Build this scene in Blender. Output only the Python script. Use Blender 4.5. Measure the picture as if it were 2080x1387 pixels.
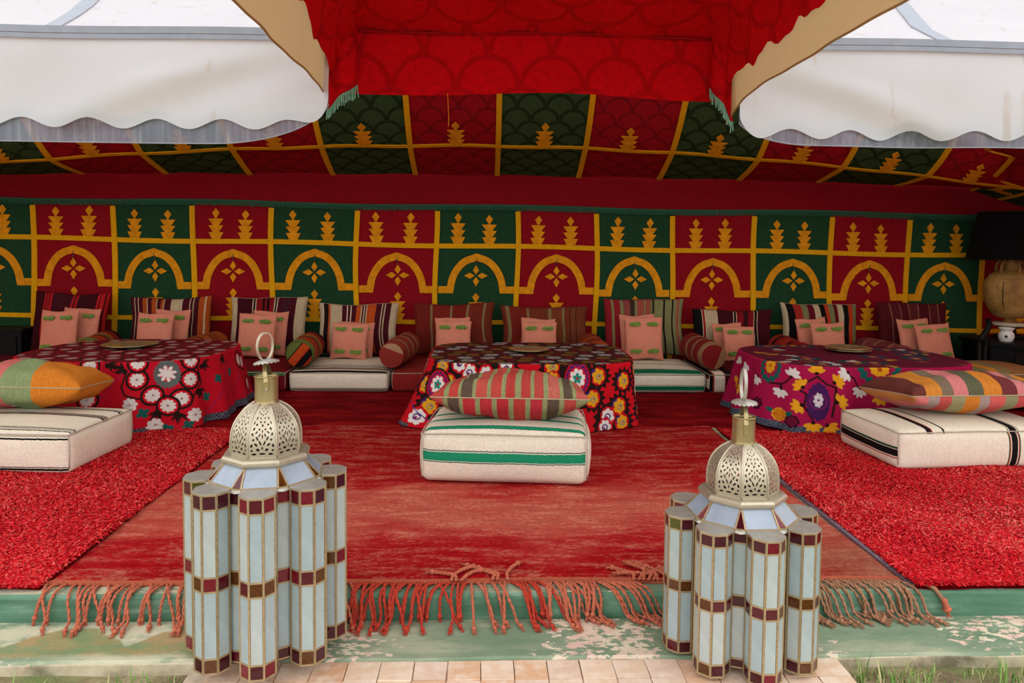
import bpy, math, random
import numpy as np
from mathutils import Matrix, Vector
from mathutils.geometry import tessellate_polygon, delaunay_2d_cdt
random.seed(7); RNG = np.random.default_rng(7)
sc = bpy.context.scene
for o in list(bpy.data.objects): bpy.data.objects.remove(o)
COL = sc.collection
PI = math.pi
def R(d): return math.radians(d)

# ------------------------------------------------------------------ camera
cam = bpy.data.cameras.new('camera'); camo = bpy.data.objects.new('camera', cam); COL.objects.link(camo)
cam.sensor_width = 36; cam.lens = 1500 / 2080 * 36; cam.shift_y = -115 / 2080; cam.clip_start = .05; cam.clip_end = 200
yw, pt, rl = R(2.0), R(-3.0), R(0.6)
fw = Vector((math.sin(yw)*math.cos(pt), math.cos(yw)*math.cos(pt), math.sin(pt)))
rt = Vector((math.cos(yw), -math.sin(yw), 0)); up = rt.cross(fw)
r2 = rt*math.cos(rl) + up*math.sin(rl); u2 = -rt*math.sin(rl) + up*math.cos(rl)
m = Matrix((r2, u2, -fw)).transposed().to_4x4(); m.translation = (0, 0, 1.25)
camo.matrix_world = m; sc.camera = camo

# ------------------------------------------------------------------ overcast sky and exposure
w = bpy.data.worlds.new('overcast_sky'); sc.world = w; w.use_nodes = True
bg = w.node_tree.nodes['Background']; bg.inputs[0].default_value = (0.97, 0.985, 1.0, 1); bg.inputs[1].default_value = 1.0
sc.view_settings.view_transform = 'Standard'; sc.view_settings.look = 'None'
sc.view_settings.gamma = 1; sc.view_settings.use_curve_mapping = False
sc.view_settings.exposure = 1.1

# ------------------------------------------------------------------ helpers: colour and materials
def hx(c):
    if isinstance(c, str):
        c = c.lstrip('#'); c = [int(c[i:i+2], 16)/255 for i in (0, 2, 4)]
        return tuple(x/12.92 if x <= .04045 else ((x+.055)/1.055)**2.4 for x in c)
    return tuple(c)
MATS = {}
class NT:
    def __init__(s, name):
        s.m = bpy.data.materials.new(name); s.m.use_nodes = True; s.t = s.m.node_tree
        s.p = s.t.nodes['Principled BSDF']; s.out = s.t.nodes['Material Output']; s._c = {}
    def n(s, ty, **kw):
        x = s.t.nodes.new(ty)
        for k, v in kw.items(): setattr(x, k, v)
        return x
    def l(s, a, b): s.t.links.new(a, b)
    def coord(s, k='Object'):
        if 'tc' not in s._c: s._c['tc'] = s.n('ShaderNodeTexCoord')
        return s._c['tc'].outputs[k]
    def mapping(s, src, scale=(1, 1, 1), loc=(0, 0, 0), rot=(0, 0, 0)):
        x = s.n('ShaderNodeMapping'); s.l(src, x.inputs[0]); x.inputs['Scale'].default_value = scale
        x.inputs['Location'].default_value = loc; x.inputs['Rotation'].default_value = rot; return x.outputs[0]
    def noise(s, src, scale, detail=3, rough=.55, out='Fac'):
        x = s.n('ShaderNodeTexNoise'); s.l(src, x.inputs['Vector']); x.inputs['Scale'].default_value = scale
        x.inputs['Detail'].default_value = detail; x.inputs['Roughness'].default_value = rough; return x.outputs[out]
    def ramp(s, src, stops, interp='LINEAR'):
        x = s.n('ShaderNodeValToRGB'); s.l(src, x.inputs[0]); cr = x.color_ramp; cr.interpolation = interp
        while len(cr.elements) < len(stops): cr.elements.new(.5)
        while len(cr.elements) > len(stops): cr.elements.remove(cr.elements[-1])
        for e, (p, c) in zip(cr.elements, stops):
            e.position = p; c = hx(c); e.color = (*c[:3], 1)
        return x.outputs[0]
    def mix(s, a, b, f, mode='MIX'):
        x = s.n('ShaderNodeMix', data_type='RGBA', blend_type=mode)
        for i, v in ((0, f), (6, a), (7, b)):
            if isinstance(v, (int, float)): x.inputs[i].default_value = v
            elif isinstance(v, (tuple, list, str)): x.inputs[i].default_value = (*hx(v)[:3], 1)
            else: s.l(v, x.inputs[i])
        return x.outputs[2]
    def math(s, op, a, b=None, c=None):
        x = s.n('ShaderNodeMath', operation=op)
        for i, v in enumerate((a, b, c)):
            if v is None: continue
            if isinstance(v, (int, float)): x.inputs[i].default_value = v
            else: s.l(v, x.inputs[i])
        return x.outputs[0]
    def sep(s, src):
        x = s.n('ShaderNodeSeparateXYZ'); s.l(src, x.inputs[0]); return x.outputs
    def comb(s, a, b, c=0):
        x = s.n('ShaderNodeCombineXYZ')
        for i, v in enumerate((a, b, c)):
            if isinstance(v, (int, float)): x.inputs[i].default_value = v
            else: s.l(v, x.inputs[i])
        return x.outputs[0]
    def bump(s, h, strength=.3, dist=.01):
        x = s.n('ShaderNodeBump'); s.l(h, x.inputs['Height']); x.inputs['Strength'].default_value = strength
        x.inputs['Distance'].default_value = dist; s.l(x.outputs[0], s.p.inputs['Normal']); return x
    def base(s, c):
        if isinstance(c, (tuple, list, str)): s.p.inputs['Base Color'].default_value = (*hx(c)[:3], 1)
        else: s.l(c, s.p.inputs['Base Color'])
    def set(s, **kw):
        for k, v in kw.items(): s.p.inputs[k.replace('_', ' ')].default_value = v
        return s
def var(nt, col, amount=.25, scale=60, coord='Object'):
    """multiply a colour by a noise: woven / worn variation"""
    nz = nt.noise(nt.coord(coord), scale, 4, .6)
    f = nt.ramp(nz, [(.25, (1-amount,)*3), (.75, (1+amount*.6,)*3)])
    return nt.mix(col, f, 1.0, 'MULTIPLY')
def fabric(name, col, amount=.22, scale=45, bump=.35, rough=.95, sheen=0., big=None, weave=420):
    if name in MATS: return MATS[name]
    nt = NT(name); c = var(nt, col, amount, scale)
    if big:   # second, large scale tint
        nz = nt.noise(nt.coord(), big[1], 2); c = nt.mix(c, big[0], nt.math('MULTIPLY', nt.ramp(nz, [(.4, (0, 0, 0)), (.7, (1, 1, 1))]), big[2]))
    nt.base(c); nt.set(Roughness=rough, Sheen_Weight=sheen, Sheen_Roughness=.5)
    nt.p.inputs['Specular IOR Level'].default_value = .15
    nt.bump(nt.noise(nt.coord(), weave, 2), bump, .004)
    MATS[name] = nt.m; return nt.m
def plain(name, col, rough=.5, metal=0., amount=.12, scale=20, bump=0, spec=.5):
    if name in MATS: return MATS[name]
    nt = NT(name); nt.base(var(nt, col, amount, scale)); nt.set(Roughness=rough, Metallic=metal)
    nt.p.inputs['Specular IOR Level'].default_value = spec
    if bump: nt.bump(nt.noise(nt.coord(), scale*6, 3), bump, .003)
    MATS[name] = nt.m; return nt.m
def stripes(name, spec, total=None, fade=.25, wob=.004, weave=(900, 60), fuzz=.25):
    """spec: list of (width, colour) laid one after the other along UV.x; total = UV length they fill"""
    if name in MATS: return MATS[name]
    nt = NT(name); tot = sum(s[0] for s in spec); total = total or tot
    uv = nt.sep(nt.coord('UV'))
    ww = nt.noise(nt.mapping(nt.coord('UV'), (3, 25, 1)), 2.0, 2)
    u = nt.math('ADD', uv[0], nt.math('MULTIPLY', nt.math('SUBTRACT', ww, .5), wob))
    u = nt.math('DIVIDE', u, total)
    n = len(spec); cols = None; start = 0; acc = 0
    chunks = []; pos = 0; cur = []
    for wd, c in spec:
        cur.append((pos/tot, c)); pos += wd
    for i in range(0, len(cur), 30): chunks.append(cur[i:i+30])
    col = nt.ramp(u, chunks[0] if chunks[0][0][0] == 0 else chunks[0], 'CONSTANT')
    for ch in chunks[1:]:
        c2 = nt.ramp(u, ch, 'CONSTANT'); col = nt.mix(col, c2, nt.math('GREATER_THAN', u, ch[0][0]))
    streak = nt.noise(nt.mapping(nt.coord('UV'), (weave[0]*.25, weave[1]*.1, 1)), 1.0, 3)
    f = nt.ramp(streak, [(.25, (1-fade,)*3), (.75, (1+fade*.5,)*3)]); col = nt.mix(col, f, 1.0, 'MULTIPLY')
    col = var(nt, col, fuzz*.7, 90)
    nt.base(col); nt.set(Roughness=.95); nt.p.inputs['Specular IOR Level'].default_value = .12
    nt.bump(nt.noise(nt.mapping(nt.coord('UV'), (weave[0]*.3, weave[1]*2, 1)), 1.0, 2), .3, .004)
    MATS[name] = nt.m; return nt.m

# ------------------------------------------------------------------ helpers: objects and meshes
def setp(o, label=None, cat=None, group=None, kind=None):
    if label: o['label'] = label
    if cat: o['category'] = cat
    if group: o['group'] = group
    if kind: o['kind'] = kind
    return o
def thing(name, label, cat, loc=(0, 0, 0), rotz=0., group=None):
    o = bpy.data.objects.new(name, None); COL.objects.link(o); o.empty_display_size = .05
    o.location = loc; o.rotation_euler = (0, 0, rotz); return setp(o, label, cat, group)
def struct(name, label=None):
    o = bpy.data.objects.new(name, None); COL.objects.link(o); o.empty_display_size = .05
    setp(o, label, None, None, 'structure'); return o
def link(name, me, parent=None, loc=(0, 0, 0), rot=(0, 0, 0)):
    o = bpy.data.objects.new(name, me); COL.objects.link(o); o.location = loc; o.rotation_euler = rot
    if parent: o.parent = parent
    return o
def mesh(name, V, F, mat, smooth=False, uv=None, mats=None, mi=None):
    me = bpy.data.meshes.new(name); me.from_pydata([tuple(v) for v in V], [], [tuple(f) for f in F])
    for x in (mats or [mat]): me.materials.append(x)
    if smooth: me.polygons.foreach_set('use_smooth', [True]*len(me.polygons))
    if mi is not None: me.polygons.foreach_set('material_index', mi)
    if uv is not None:
        ul = me.uv_layers.new(name='UVMap'); li = np.empty(len(me.loops), np.int32); me.loops.foreach_get('vertex_index', li)
        uv = np.asarray(uv, np.float32)
        data = uv[li] if len(uv) == len(V) else uv
        ul.data.foreach_set('uv', data.ravel())
    me.update(); return me
def ob(name, V, F, mat, parent=None, smooth=False, uv=None, loc=(0, 0, 0), rot=(0, 0, 0), **k):
    return link(name, mesh(name, V, F, mat, smooth, uv, **k), parent, loc, rot)
def fastmesh(name, V, Q, mat, smooth=True, uv=None, col=None, tri=False):
    """numpy mesh: V (n,3), Q (m,4) or (m,3)"""
    me = bpy.data.meshes.new(name); k = Q.shape[1]
    me.vertices.add(len(V)); me.vertices.foreach_set('co', np.asarray(V, np.float32).ravel())
    me.loops.add(len(Q)*k); me.loops.foreach_set('vertex_index', np.asarray(Q, np.int32).ravel())
    me.polygons.add(len(Q)); me.polygons.foreach_set('loop_start', np.arange(0, len(Q)*k, k, dtype=np.int32))
    me.polygons.foreach_set('loop_total', np.full(len(Q), k, np.int32))
    if smooth: me.polygons.foreach_set('use_smooth', np.ones(len(Q), bool))
    me.materials.append(mat)
    if uv is not None:
        ul = me.uv_layers.new(name='UVMap'); ul.data.foreach_set('uv', np.asarray(uv, np.float32)[np.asarray(Q).ravel()].ravel())
    if col is not None:
        a = me.color_attributes.new('Col', 'FLOAT_COLOR', 'POINT')
        a.data.foreach_set('color', np.concatenate([col, np.ones((len(col), 1))], 1).astype(np.float32).ravel())
    me.update(calc_edges=True); return me
def gridq(nu, nv, closed=False):
    """quads of a (nv rows x nu cols) vertex grid, row-major"""
    i = np.arange(nv-1)[:, None]; j = np.arange(nu if closed else nu-1)[None, :]; j2 = (j+1) % nu
    return np.stack([i*nu+j, i*nu+j2, (i+1)*nu+j2, (i+1)*nu+j], -1).reshape(-1, 4)
class G:
    """collects geometry of one part"""
    def __init__(s): s.V = []; s.F = []; s.U = []
    def add(s, V, F):
        b = len(s.V); s.V += [Vector(v) for v in V]; s.F += [tuple(b+i for i in f) for f in F]; return s
    def box(s, c, d, rot=None):
        x, y, z = (k/2 for k in d)
        V = [Vector((a*x, b*y, e*z)) for a in (-1, 1) for b in (-1, 1) for e in (-1, 1)]
        if rot is not None: V = [rot @ v for v in V]
        c = Vector(c); return s.add([c+v for v in V], [(0, 1, 3, 2), (4, 6, 7, 5), (0, 4, 5, 1), (2, 3, 7, 6), (0, 2, 6, 4), (1, 5, 7, 3)])
    def bar(s, a, b, wx, wy, upv=(0, 0, 1)):
        a, b = Vector(a), Vector(b); d = (b-a); L = d.length; d.normalize(); u = Vector(upv)
        if abs(d.dot(u)) > .95: u = Vector((1, 0, 0))
        x = d.cross(u).normalized(); y = x.cross(d); rot = Matrix((x, y, d)).transposed()
        return s.box((a+b)/2, (wx, wy, L), rot)
    def tube(s, path, r, n=8, cap=True, flat=1.0):
        P = [Vector(p) for p in path]; N = len(P); rr = r if isinstance(r, (list, tuple)) else [r]*N; V = []; F = []
        ref = Vector((0, 0, 1)); t0 = (P[1]-P[0]).normalized()
        if abs(t0.dot(ref)) > .9: ref = Vector((1, 0, 0))
        x = t0.cross(ref).normalized()
        for i, p in enumerate(P):
            t = (P[min(i+1, N-1)]-P[max(i-1, 0)]).normalized(); x = (x - t*x.dot(t)).normalized(); y = t.cross(x)
            for k in range(n):
                a = 2*PI*k/n; V.append(p + x*math.cos(a)*rr[i] + y*math.sin(a)*rr[i]*flat)
        for i in range(N-1):
            for k in range(n): F.append((i*n+k, i*n+(k+1) % n, (i+1)*n+(k+1) % n, (i+1)*n+k))
        if cap: F.append(tuple(range(n))[::-1]); F.append(tuple((N-1)*n+k for k in range(n)))
        return s.add(V, F)
    def lathe(s, prof, n=24, c=(0, 0, 0), cap=True):
        c = Vector(c); V = []; F = []; N = len(prof)
        for r, z in prof:
            for k in range(n): a = 2*PI*k/n; V.append(c+Vector((r*math.cos(a), r*math.sin(a), z)))
        for i in range(N-1):
            for k in range(n): F.append((i*n+k, i*n+(k+1) % n, (i+1)*n+(k+1) % n, (i+1)*n+k))
        if cap:
            if prof[0][0] > 1e-5: F.append(tuple(range(n))[::-1])
            if prof[-1][0] > 1e-5: F.append(tuple((N-1)*n+k for k in range(n)))
        return s.add(V, F)
    def me(s, name, mat, smooth=False): return mesh(name, s.V, s.F, mat, smooth)
    def build(s, name, mat, parent=None, smooth=False, loc=(0, 0, 0), rot=(0, 0, 0)):
        return link(name, s.me(name, mat, smooth), parent, loc, rot)
def prism(pts, fmap, th):
    """outline (a,b) -> solid: front and back faces mapped by fmap(a,b,depth)"""
    n = len(pts); tris = tessellate_polygon([[Vector((a, b, 0)) for a, b in pts]])
    V = [fmap(a, b, th) for a, b in pts] + [fmap(a, b, 0) for a, b in pts]
    F = [tuple(t) for t in tris] + [tuple(n+i for i in reversed(t)) for t in tris]
    F += [(i, (i+1) % n, n+(i+1) % n, n+i) for i in range(n)]
    return V, F

# ------------------------------------------------------------------ materials
RED_D, GREEN_D = '#8e0f1c', '#24492f'
M_wred = fabric('red_wool_wall', '#860a18', .25, 40)
M_wgreen = fabric('green_wool_wall', '#1d4028', .28, 40)
M_yel = fabric('yellow_tape', '#d89c0c', .2, 60)
M_gold = fabric('gold_applique', '#d98f14', .3, 18)
M_thread = plain('grey_thread', '#55503c', .9)
M_gfringe = fabric('green_fringe', '#2c5a45', .3, 80)
M_back = fabric('maroon_backing', '#5e0a14', .2, 10)
def scale_mat(name, base, line, cell=.25, wid=.045, soft=.6):
    """fabric woven with a fish-scale pattern, UV in metres"""
    nt = NT(name); uv = nt.sep(nt.coord('UV'))
    x = nt.math('DIVIDE', uv[0], cell); y = nt.math('DIVIDE', uv[1], cell*.98)
    fy = nt.math('FRACT', y); st = nt.math('GREATER_THAN', fy, .5)
    fx = nt.math('SUBTRACT', nt.math('FRACT', nt.math('ADD', x, nt.math('MULTIPLY', st, .5))), .5)
    f2 = nt.math('MULTIPLY', nt.math('FRACT', nt.math('MULTIPLY', y, 2)), .5)
    d = nt.math('SQRT', nt.math('ADD', nt.math('MULTIPLY', fx, fx), nt.math('MULTIPLY', f2, f2)))
    e = nt.math('ABSOLUTE', nt.math('SUBTRACT', d, .47))
    k = nt.math('MULTIPLY', nt.math('LESS_THAN', e, wid), soft)
    c = nt.mix(base, line, k); c = var(nt, c, .22, 45)
    nt.base(c); nt.set(Roughness=.95); nt.p.inputs['Specular IOR Level'].default_value = .1
    nt.bump(nt.noise(nt.coord(), 420, 2), .3, .004); return nt.m
M_rred = scale_mat('red_scale_weave', '#97101c', '#4f0810', .25, .05, .45)
M_rgreen = scale_mat('green_scale_weave', '#35492b', '#16230f', .25, .06, .75)
M_awn = scale_mat('lit_red_scale_weave', '#c40410', '#7d0309', .25, .04, .4)  # the roof's red weave again, brightness of the outdoor light put into its colour
def canvas(name, col, trans=.35, tint=None, blotch=.0):
    nt = NT(name); t = nt.t
    c = var(nt, col, .05, 3)
    if blotch:
        st = nt.noise(nt.mapping(nt.coord(), (9, 9, .5)), 2.0, 3, .6)
        c = nt.mix(c, '#b9a482', nt.math('MULTIPLY', nt.ramp(st, [(.63, (0, 0, 0)), (.72, (1, 1, 1))]), blotch))  # stain drips on the tarpaulin; painted fold shading on the beige canvas
    nt.base(c); nt.set(Roughness=.55); nt.p.inputs['Specular IOR Level'].default_value = .3
    nt.bump(nt.noise(nt.coord(), 5, 3), .12, .03)
    tr = nt.n('ShaderNodeBsdfTranslucent'); tr.inputs[0].default_value = (*hx(tint or col), 1)
    mx = nt.n('ShaderNodeMixShader'); mx.inputs[0].default_value = trans
    nt.l(nt.p.outputs[0], mx.inputs[1]); nt.l(tr.outputs[0], mx.inputs[2]); nt.l(mx.outputs[0], nt.out.inputs[0]); return nt.m
M_tarp = canvas('white_tarpaulin', '#dce1e6', .45, '#fff6ea', .45)
M_side = canvas('cream_side_canvas', '#dcd2c0', .35, '#ffe9d0')
M_beige = canvas('beige_canvas', '#a4885e', .40, '#d8b684', .5)  # streaks stand in for the shading of its folds
M_tape = plain('grey_seam_tape', '#8b8e98', .6)
M_lined = canvas('red_lined_canvas', '#8e1420', .30, '#d06a58')
# ================================================================== THE SETTING
# ---- ground outside
nt = NT('soil_and_straw')
c = nt.ramp(nt.noise(nt.coord(), 9, 6, .65), [(.3, '#5d5038'), (.5, '#8d7c5c'), (.7, '#b3a483')])
g = nt.ramp(nt.noise(nt.coord(), 2.3, 3), [(.5, (0, 0, 0)), (.62, (1, 1, 1))])
nt.base(nt.mix(c, '#5f7a3a', nt.math('MULTIPLY', g, .7))); nt.set(Roughness=1.0); nt.bump(nt.noise(nt.coord(), 60, 5), .6, .02)
gn = 60; gx = np.linspace(-14, 14, gn); gy = np.linspace(-14, 2.5, gn)
XX, YY = np.meshgrid(gx, gy); ZZ = -.135 + .006*np.sin(XX*9)*np.cos(YY*7)
ground = link('ground', fastmesh('ground', np.stack([XX, YY, ZZ], -1).reshape(-1, 3), gridq(gn, gn), nt.m))
setp(ground, kind='structure', label='strip of dry soil and straw in front of the green step')

# ---- platform and step, painted concrete
nt = NT('worn_green_paint'); P = nt.coord()
pz = nt.sep(P)
green = nt.ramp(nt.noise(nt.mapping(P, (1, 3, 4)), 2.2, 5, .6), [(.3, '#5d7a5c'), (.5, '#788c70'), (.68, '#a3a88c')])
vert = nt.math('LESS_THAN', nt.math('ABSOLUTE', nt.math('ADD', pz[1], -2.6)), .012)
green = nt.mix(green, nt.ramp(nt.noise(nt.mapping(P, (1, 1, 9)), 3, 4), [(.3, '#426a50'), (.55, '#5a8066'), (.72, '#8ba590')]), vert)
peel = nt.ramp(nt.math('ADD', nt.math('MULTIPLY', nt.noise(P, 2.2, 3, .5), .5), nt.math('MULTIPLY', nt.noise(nt.mapping(P, (1, 1.8, 1)), 21, 6, .65), .5)), [(.555, (0, 0, 0)), (.57, (1, 1, 1))])
green = nt.mix(green, nt.ramp(nt.noise(P, 11, 3), [(.4, '#d9cdb2'), (.6, '#d8b3a4')]), nt.math('MULTIPLY', peel, nt.math('SUBTRACT', 1.0, vert)))
# pale limewash and two humped olive-brown damp stains at the left end of the step, bare plaster on its face
flat = nt.math('SUBTRACT', 1.0, vert); left = nt.math('LESS_THAN', nt.math('ADD', pz[0], nt.math('MULTIPLY', nt.noise(P, 5, 3), .3)), -.72)
wash = nt.ramp(nt.noise(nt.mapping(P, (1, 2, 1)), 4.5, 5, .6), [(.40, (0, 0, 0)), (.52, (1, 1, 1))])
green = nt.mix(green, '#c6bfa2', nt.math('MULTIPLY', nt.math('MULTIPLY', wash, .8), nt.math('MULTIPLY', flat, left)))
nz = nt.math('MULTIPLY', nt.math('SUBTRACT', nt.noise(P, 9, 4), .5), .07)
top_ = nt.math('ADD', nt.math('ADD', nt.math('MULTIPLY', nt.math('ABSOLUTE', nt.math('SINE', nt.math('MULTIPLY', nt.math('ADD', pz[0], 1.19), PI/.40))), .115), 2.435), nz)
mr = nt.n('ShaderNodeMapRange'); nt.l(nt.math('SUBTRACT', top_, pz[1]), mr.inputs[0]); mr.inputs[1].default_value = -.004; mr.inputs[2].default_value = .012
ml = nt.n('ShaderNodeMapRange'); nt.l(nt.math('SUBTRACT', pz[1], nt.math('ADD', 2.365, nz)), ml.inputs[0]); ml.inputs[1].default_value = -.01; ml.inputs[2].default_value = .02
blotch = nt.math('MULTIPLY', nt.math('MULTIPLY', mr.outputs[0], ml.outputs[0]), left)
green = nt.mix(green, nt.ramp(nt.noise(nt.mapping(P, (1, 2, 1)), 6, 4), [(.40, '#6d8052'), (.50, '#85804e'), (.60, '#a07f52')]), nt.math('MULTIPLY', blotch, nt.math('MULTIPLY', flat, .9)))
face = nt.math('MULTIPLY', nt.math('LESS_THAN', pz[2], -.098), flat)
green = nt.mix(green, nt.ramp(nt.noise(P, 5, 5, .6), [(.35, '#6b5f48'), (.48, '#b8a88c'), (.6, '#d3c4a8')]), nt.math('MULTIPLY', face, .85))
nt.base(green); nt.set(Roughness=.8); nt.bump(nt.noise(P, 40, 6, .65), .4, .01); M_plat = nt.m
def slab(g, x0, x1, y0, y1, z0, z1, bev=.012):
    """box with a rounded front top edge, finely cut along x so the edge can wander"""
    xs = np.linspace(x0, x1, 90); V = []; n = 6
    for i, x in enumerate(xs):
        wv = .004*math.sin(x*5.1)+.003*math.sin(x*13.7+1)
        for (y, z) in ((y0+wv, z0), (y0+wv, z1-bev), (y0+wv+bev*.4, z1-bev*.35), (y0+wv+bev, z1), (y1, z1), (y1, z0)): V.append((x, y, z))
    F = [(i*n+k, i*n+(k+1) % n, (i+1)*n+(k+1) % n, (i+1)*n+k) for i in range(89) for k in range(n)]
    F += [tuple(range(n))[::-1], tuple(89*n+k for k in range(n))]; g.add(V, F)
g = G(); slab(g, -7, 7, 2.60, 8.2, -.3, 0); floor = g.build('floor', M_plat); setp(floor, kind='structure', label='raised concrete platform with worn green paint under the rugs')
g = G(); slab(g, -7, 7, 2.335, 2.62, -.3, -.09); step = g.build('step', M_plat); setp(step, kind='structure', label='low step of peeling green painted concrete')

# ---- tiled path, each tile its own piece
path = struct('path', 'path of square pinkish terracotta tiles meeting the step')
nt = NT('terracotta_tile'); oi = nt.n('ShaderNodeObjectInfo')
c = nt.ramp(oi.outputs['Random'], [(0, '#d9b99c'), (.25, '#e0c3a8'), (.5, '#d7a982'), (.7, '#dcc0ab'), (.9, '#cf9f7a'), (1, '#b98f6c')])
c = nt.mix(c, '#efe0cf', nt.math('MULTIPLY', nt.ramp(nt.noise(nt.coord(), 25, 5), [(.45, (0, 0, 0)), (.7, (1, 1, 1))]), .6)); nt.base(c)
nt.set(Roughness=.6); nt.bump(nt.noise(nt.coord(), 50, 4), .35, .006); M_tile = nt.m
M_grout = plain('sandy_grout', '#c2ae96', .95, 0, .3, 40, .4)
g = G(); g.box((.105, 1.9, -.13), (2.06, .86, .05)); bed = g.build('mortar_bed', M_grout, path)
tm = []
for k in range(4):
    g = G(); d = .1035; z = .012; b = .006
    j = lambda: random.uniform(-.0018, .0018)
    V = []
    for (q, zz) in ((1.0, -z), (1.0, z*.4), (1-b*20*.1, z)):
        for sx, sy in ((-1, -1), (1, -1), (1, 1), (-1, 1)): V.append((sx*d/2*q+j(), sy*d/2*q+j(), zz+j()*.4))
    g.add(V, [(0, 1, 5, 4), (1, 2, 6, 5), (2, 3, 7, 6), (3, 0, 4, 7), (4, 5, 9, 8), (5, 6, 10, 9), (6, 7, 11, 10), (7, 4, 8, 11), (8, 9, 10, 11)])
    tm.append(g.me('tile', M_tile))
for r in range(6):
    for cidx in range(19):
        x = -.86+.054 + cidx*.1065; y = 2.335-.056 - r*.1055
        link('tile', random.choice(tm), path, (x, y, -.107+random.uniform(-.0015, .0015)), (0, 0, random.choice((0, PI/2, PI, -PI/2))))

# ---- back wall of the tent: panels, tapes and applique
def wy(x, z): return 7.35 + .010*math.sin(x*3.1+.6)+.008*math.sin(x*7.3+z*2)+.006*math.sin(z*5+x*1.7)
def zT(x): return 1.655-.052*(x+4.4)/9.4 + .010*math.sin(x*2.1+1)
def zM(x): return 1.283-.08*(x+4.4)/9.4 + .007*math.sin(x*2.6+.4)
def zB(x): return .525-.082*(x+4.4)/9.4 + .006*math.sin(x*2.2)
XS = [-6.75, -5.97, -5.18, -4.403, -3.639, -2.865, -2.109, -1.28, -.498, .305, 1.094, 1.863, 2.689, 3.47, 4.272, 5.039, 5.82]
wall = G(); wall.box((-.45, 7.44, .95), (12.9, .02, 1.96)); wall = wall.build('wall_back', M_back); setp(wall, kind='structure', label='back wall of the tent hung with red and green applique panels')
def wmap(x, z, d): return (x, wy(x, z)-d, z)
def wpanel(name, x0, x1, f0, f1, mat, parent, nx=10, nz=8, d=0.):
    V = []
    for j in range(nz+1):
        for i in range(nx+1):
            x = x0+(x1-x0)*i/nx; z = f0(x)+(f1(x)-f0(x))*j/nz; V.append(wmap(x, z, d))
    F = [(j*(nx+1)+i, j*(nx+1)+i+1, (j+1)*(nx+1)+i+1, (j+1)*(nx+1)+i) for j in range(nz) for i in range(nx)]
    return ob(name, V, F, mat, parent, True)
def candle(h=.30, hw=.074, j=0.):
    d = .10*h/.30; q = .036
    half = [(0, h), (q, h-d*.45), (.004, h-d), (hw, h-d*1.02), (hw*.42, h-d-.065*h/.3), (hw*.98, h-d-.068*h/.3), (hw*.40, h-d-.132*h/.3), (hw*.97, h-d-.135*h/.3), (hw*.55, 0)]
    return half + [(-x, z) for x, z in reversed(half[1:])]
def petal4(rv=.107, rh=.118, wd=.031):
    out = []
    for a in range(4):
        L = rv if a % 2 == 0 else rh; an = PI/2*a
        pts = [(0, .012), (wd, L*.5), (0, L), (-wd, L*.5)]
        out.append([(x*math.cos(an)-z*math.sin(an), x*math.sin(an)+z*math.cos(an)) for x, z in pts])
    return out
def archline(cx, x0, x1, zb, zt):
    hw = .262; pts = [(x0, zb), (cx-hw-.0, zb)]
    N = 18
    for i in range(1, 2*N):
        t = i/N-1; a = abs(t)
        zz = zb + .0 + (zt-zb)*(1-a**2.3)**.62*(1-.05*(1-a)) if a < 1 else zb
        zz = zb+(zt-zb)*((1-a**2.2)**.6)
        pts.append((cx+hw*t*(1-.0*a), zz + (.012*(1-a*6) if a < .166 else 0)))
    return pts + [(cx+hw, zb), (x1, zb)]
def strip(pts, hwid, fmap, th):
    L = []; Rr = []
    for i, p in enumerate(pts):
        a = Vector(pts[max(i-1, 0)]); b = Vector(pts[min(i+1, len(pts)-1)]); p = Vector(p)
        d1 = (p-a).normalized() if i > 0 else (b-p).normalized(); d2 = (b-p).normalized() if i < len(pts)-1 else d1
        n = Vector((-(d1.y+d2.y), d1.x+d2.x)); n.normalize(); cs = max(.55, n.dot(Vector((-d1.y, d1.x)))); n = n*hwid/cs
        L.append(p+n); Rr.append(p-n)
    V = []; F = []
    for a, b in zip(L, Rr): V += [fmap(a.x, a.y, th), fmap(b.x, b.y, th), fmap(a.x, a.y, 0), fmap(b.x, b.y, 0)]
    for i in range(len(L)-1):
        k = i*4; F += [(k, k+1, k+5, k+4), (k+2, k+6, k+7, k+3), (k, k+4, k+6, k+2), (k+1, k+3, k+7, k+5)]
    return V, F
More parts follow.
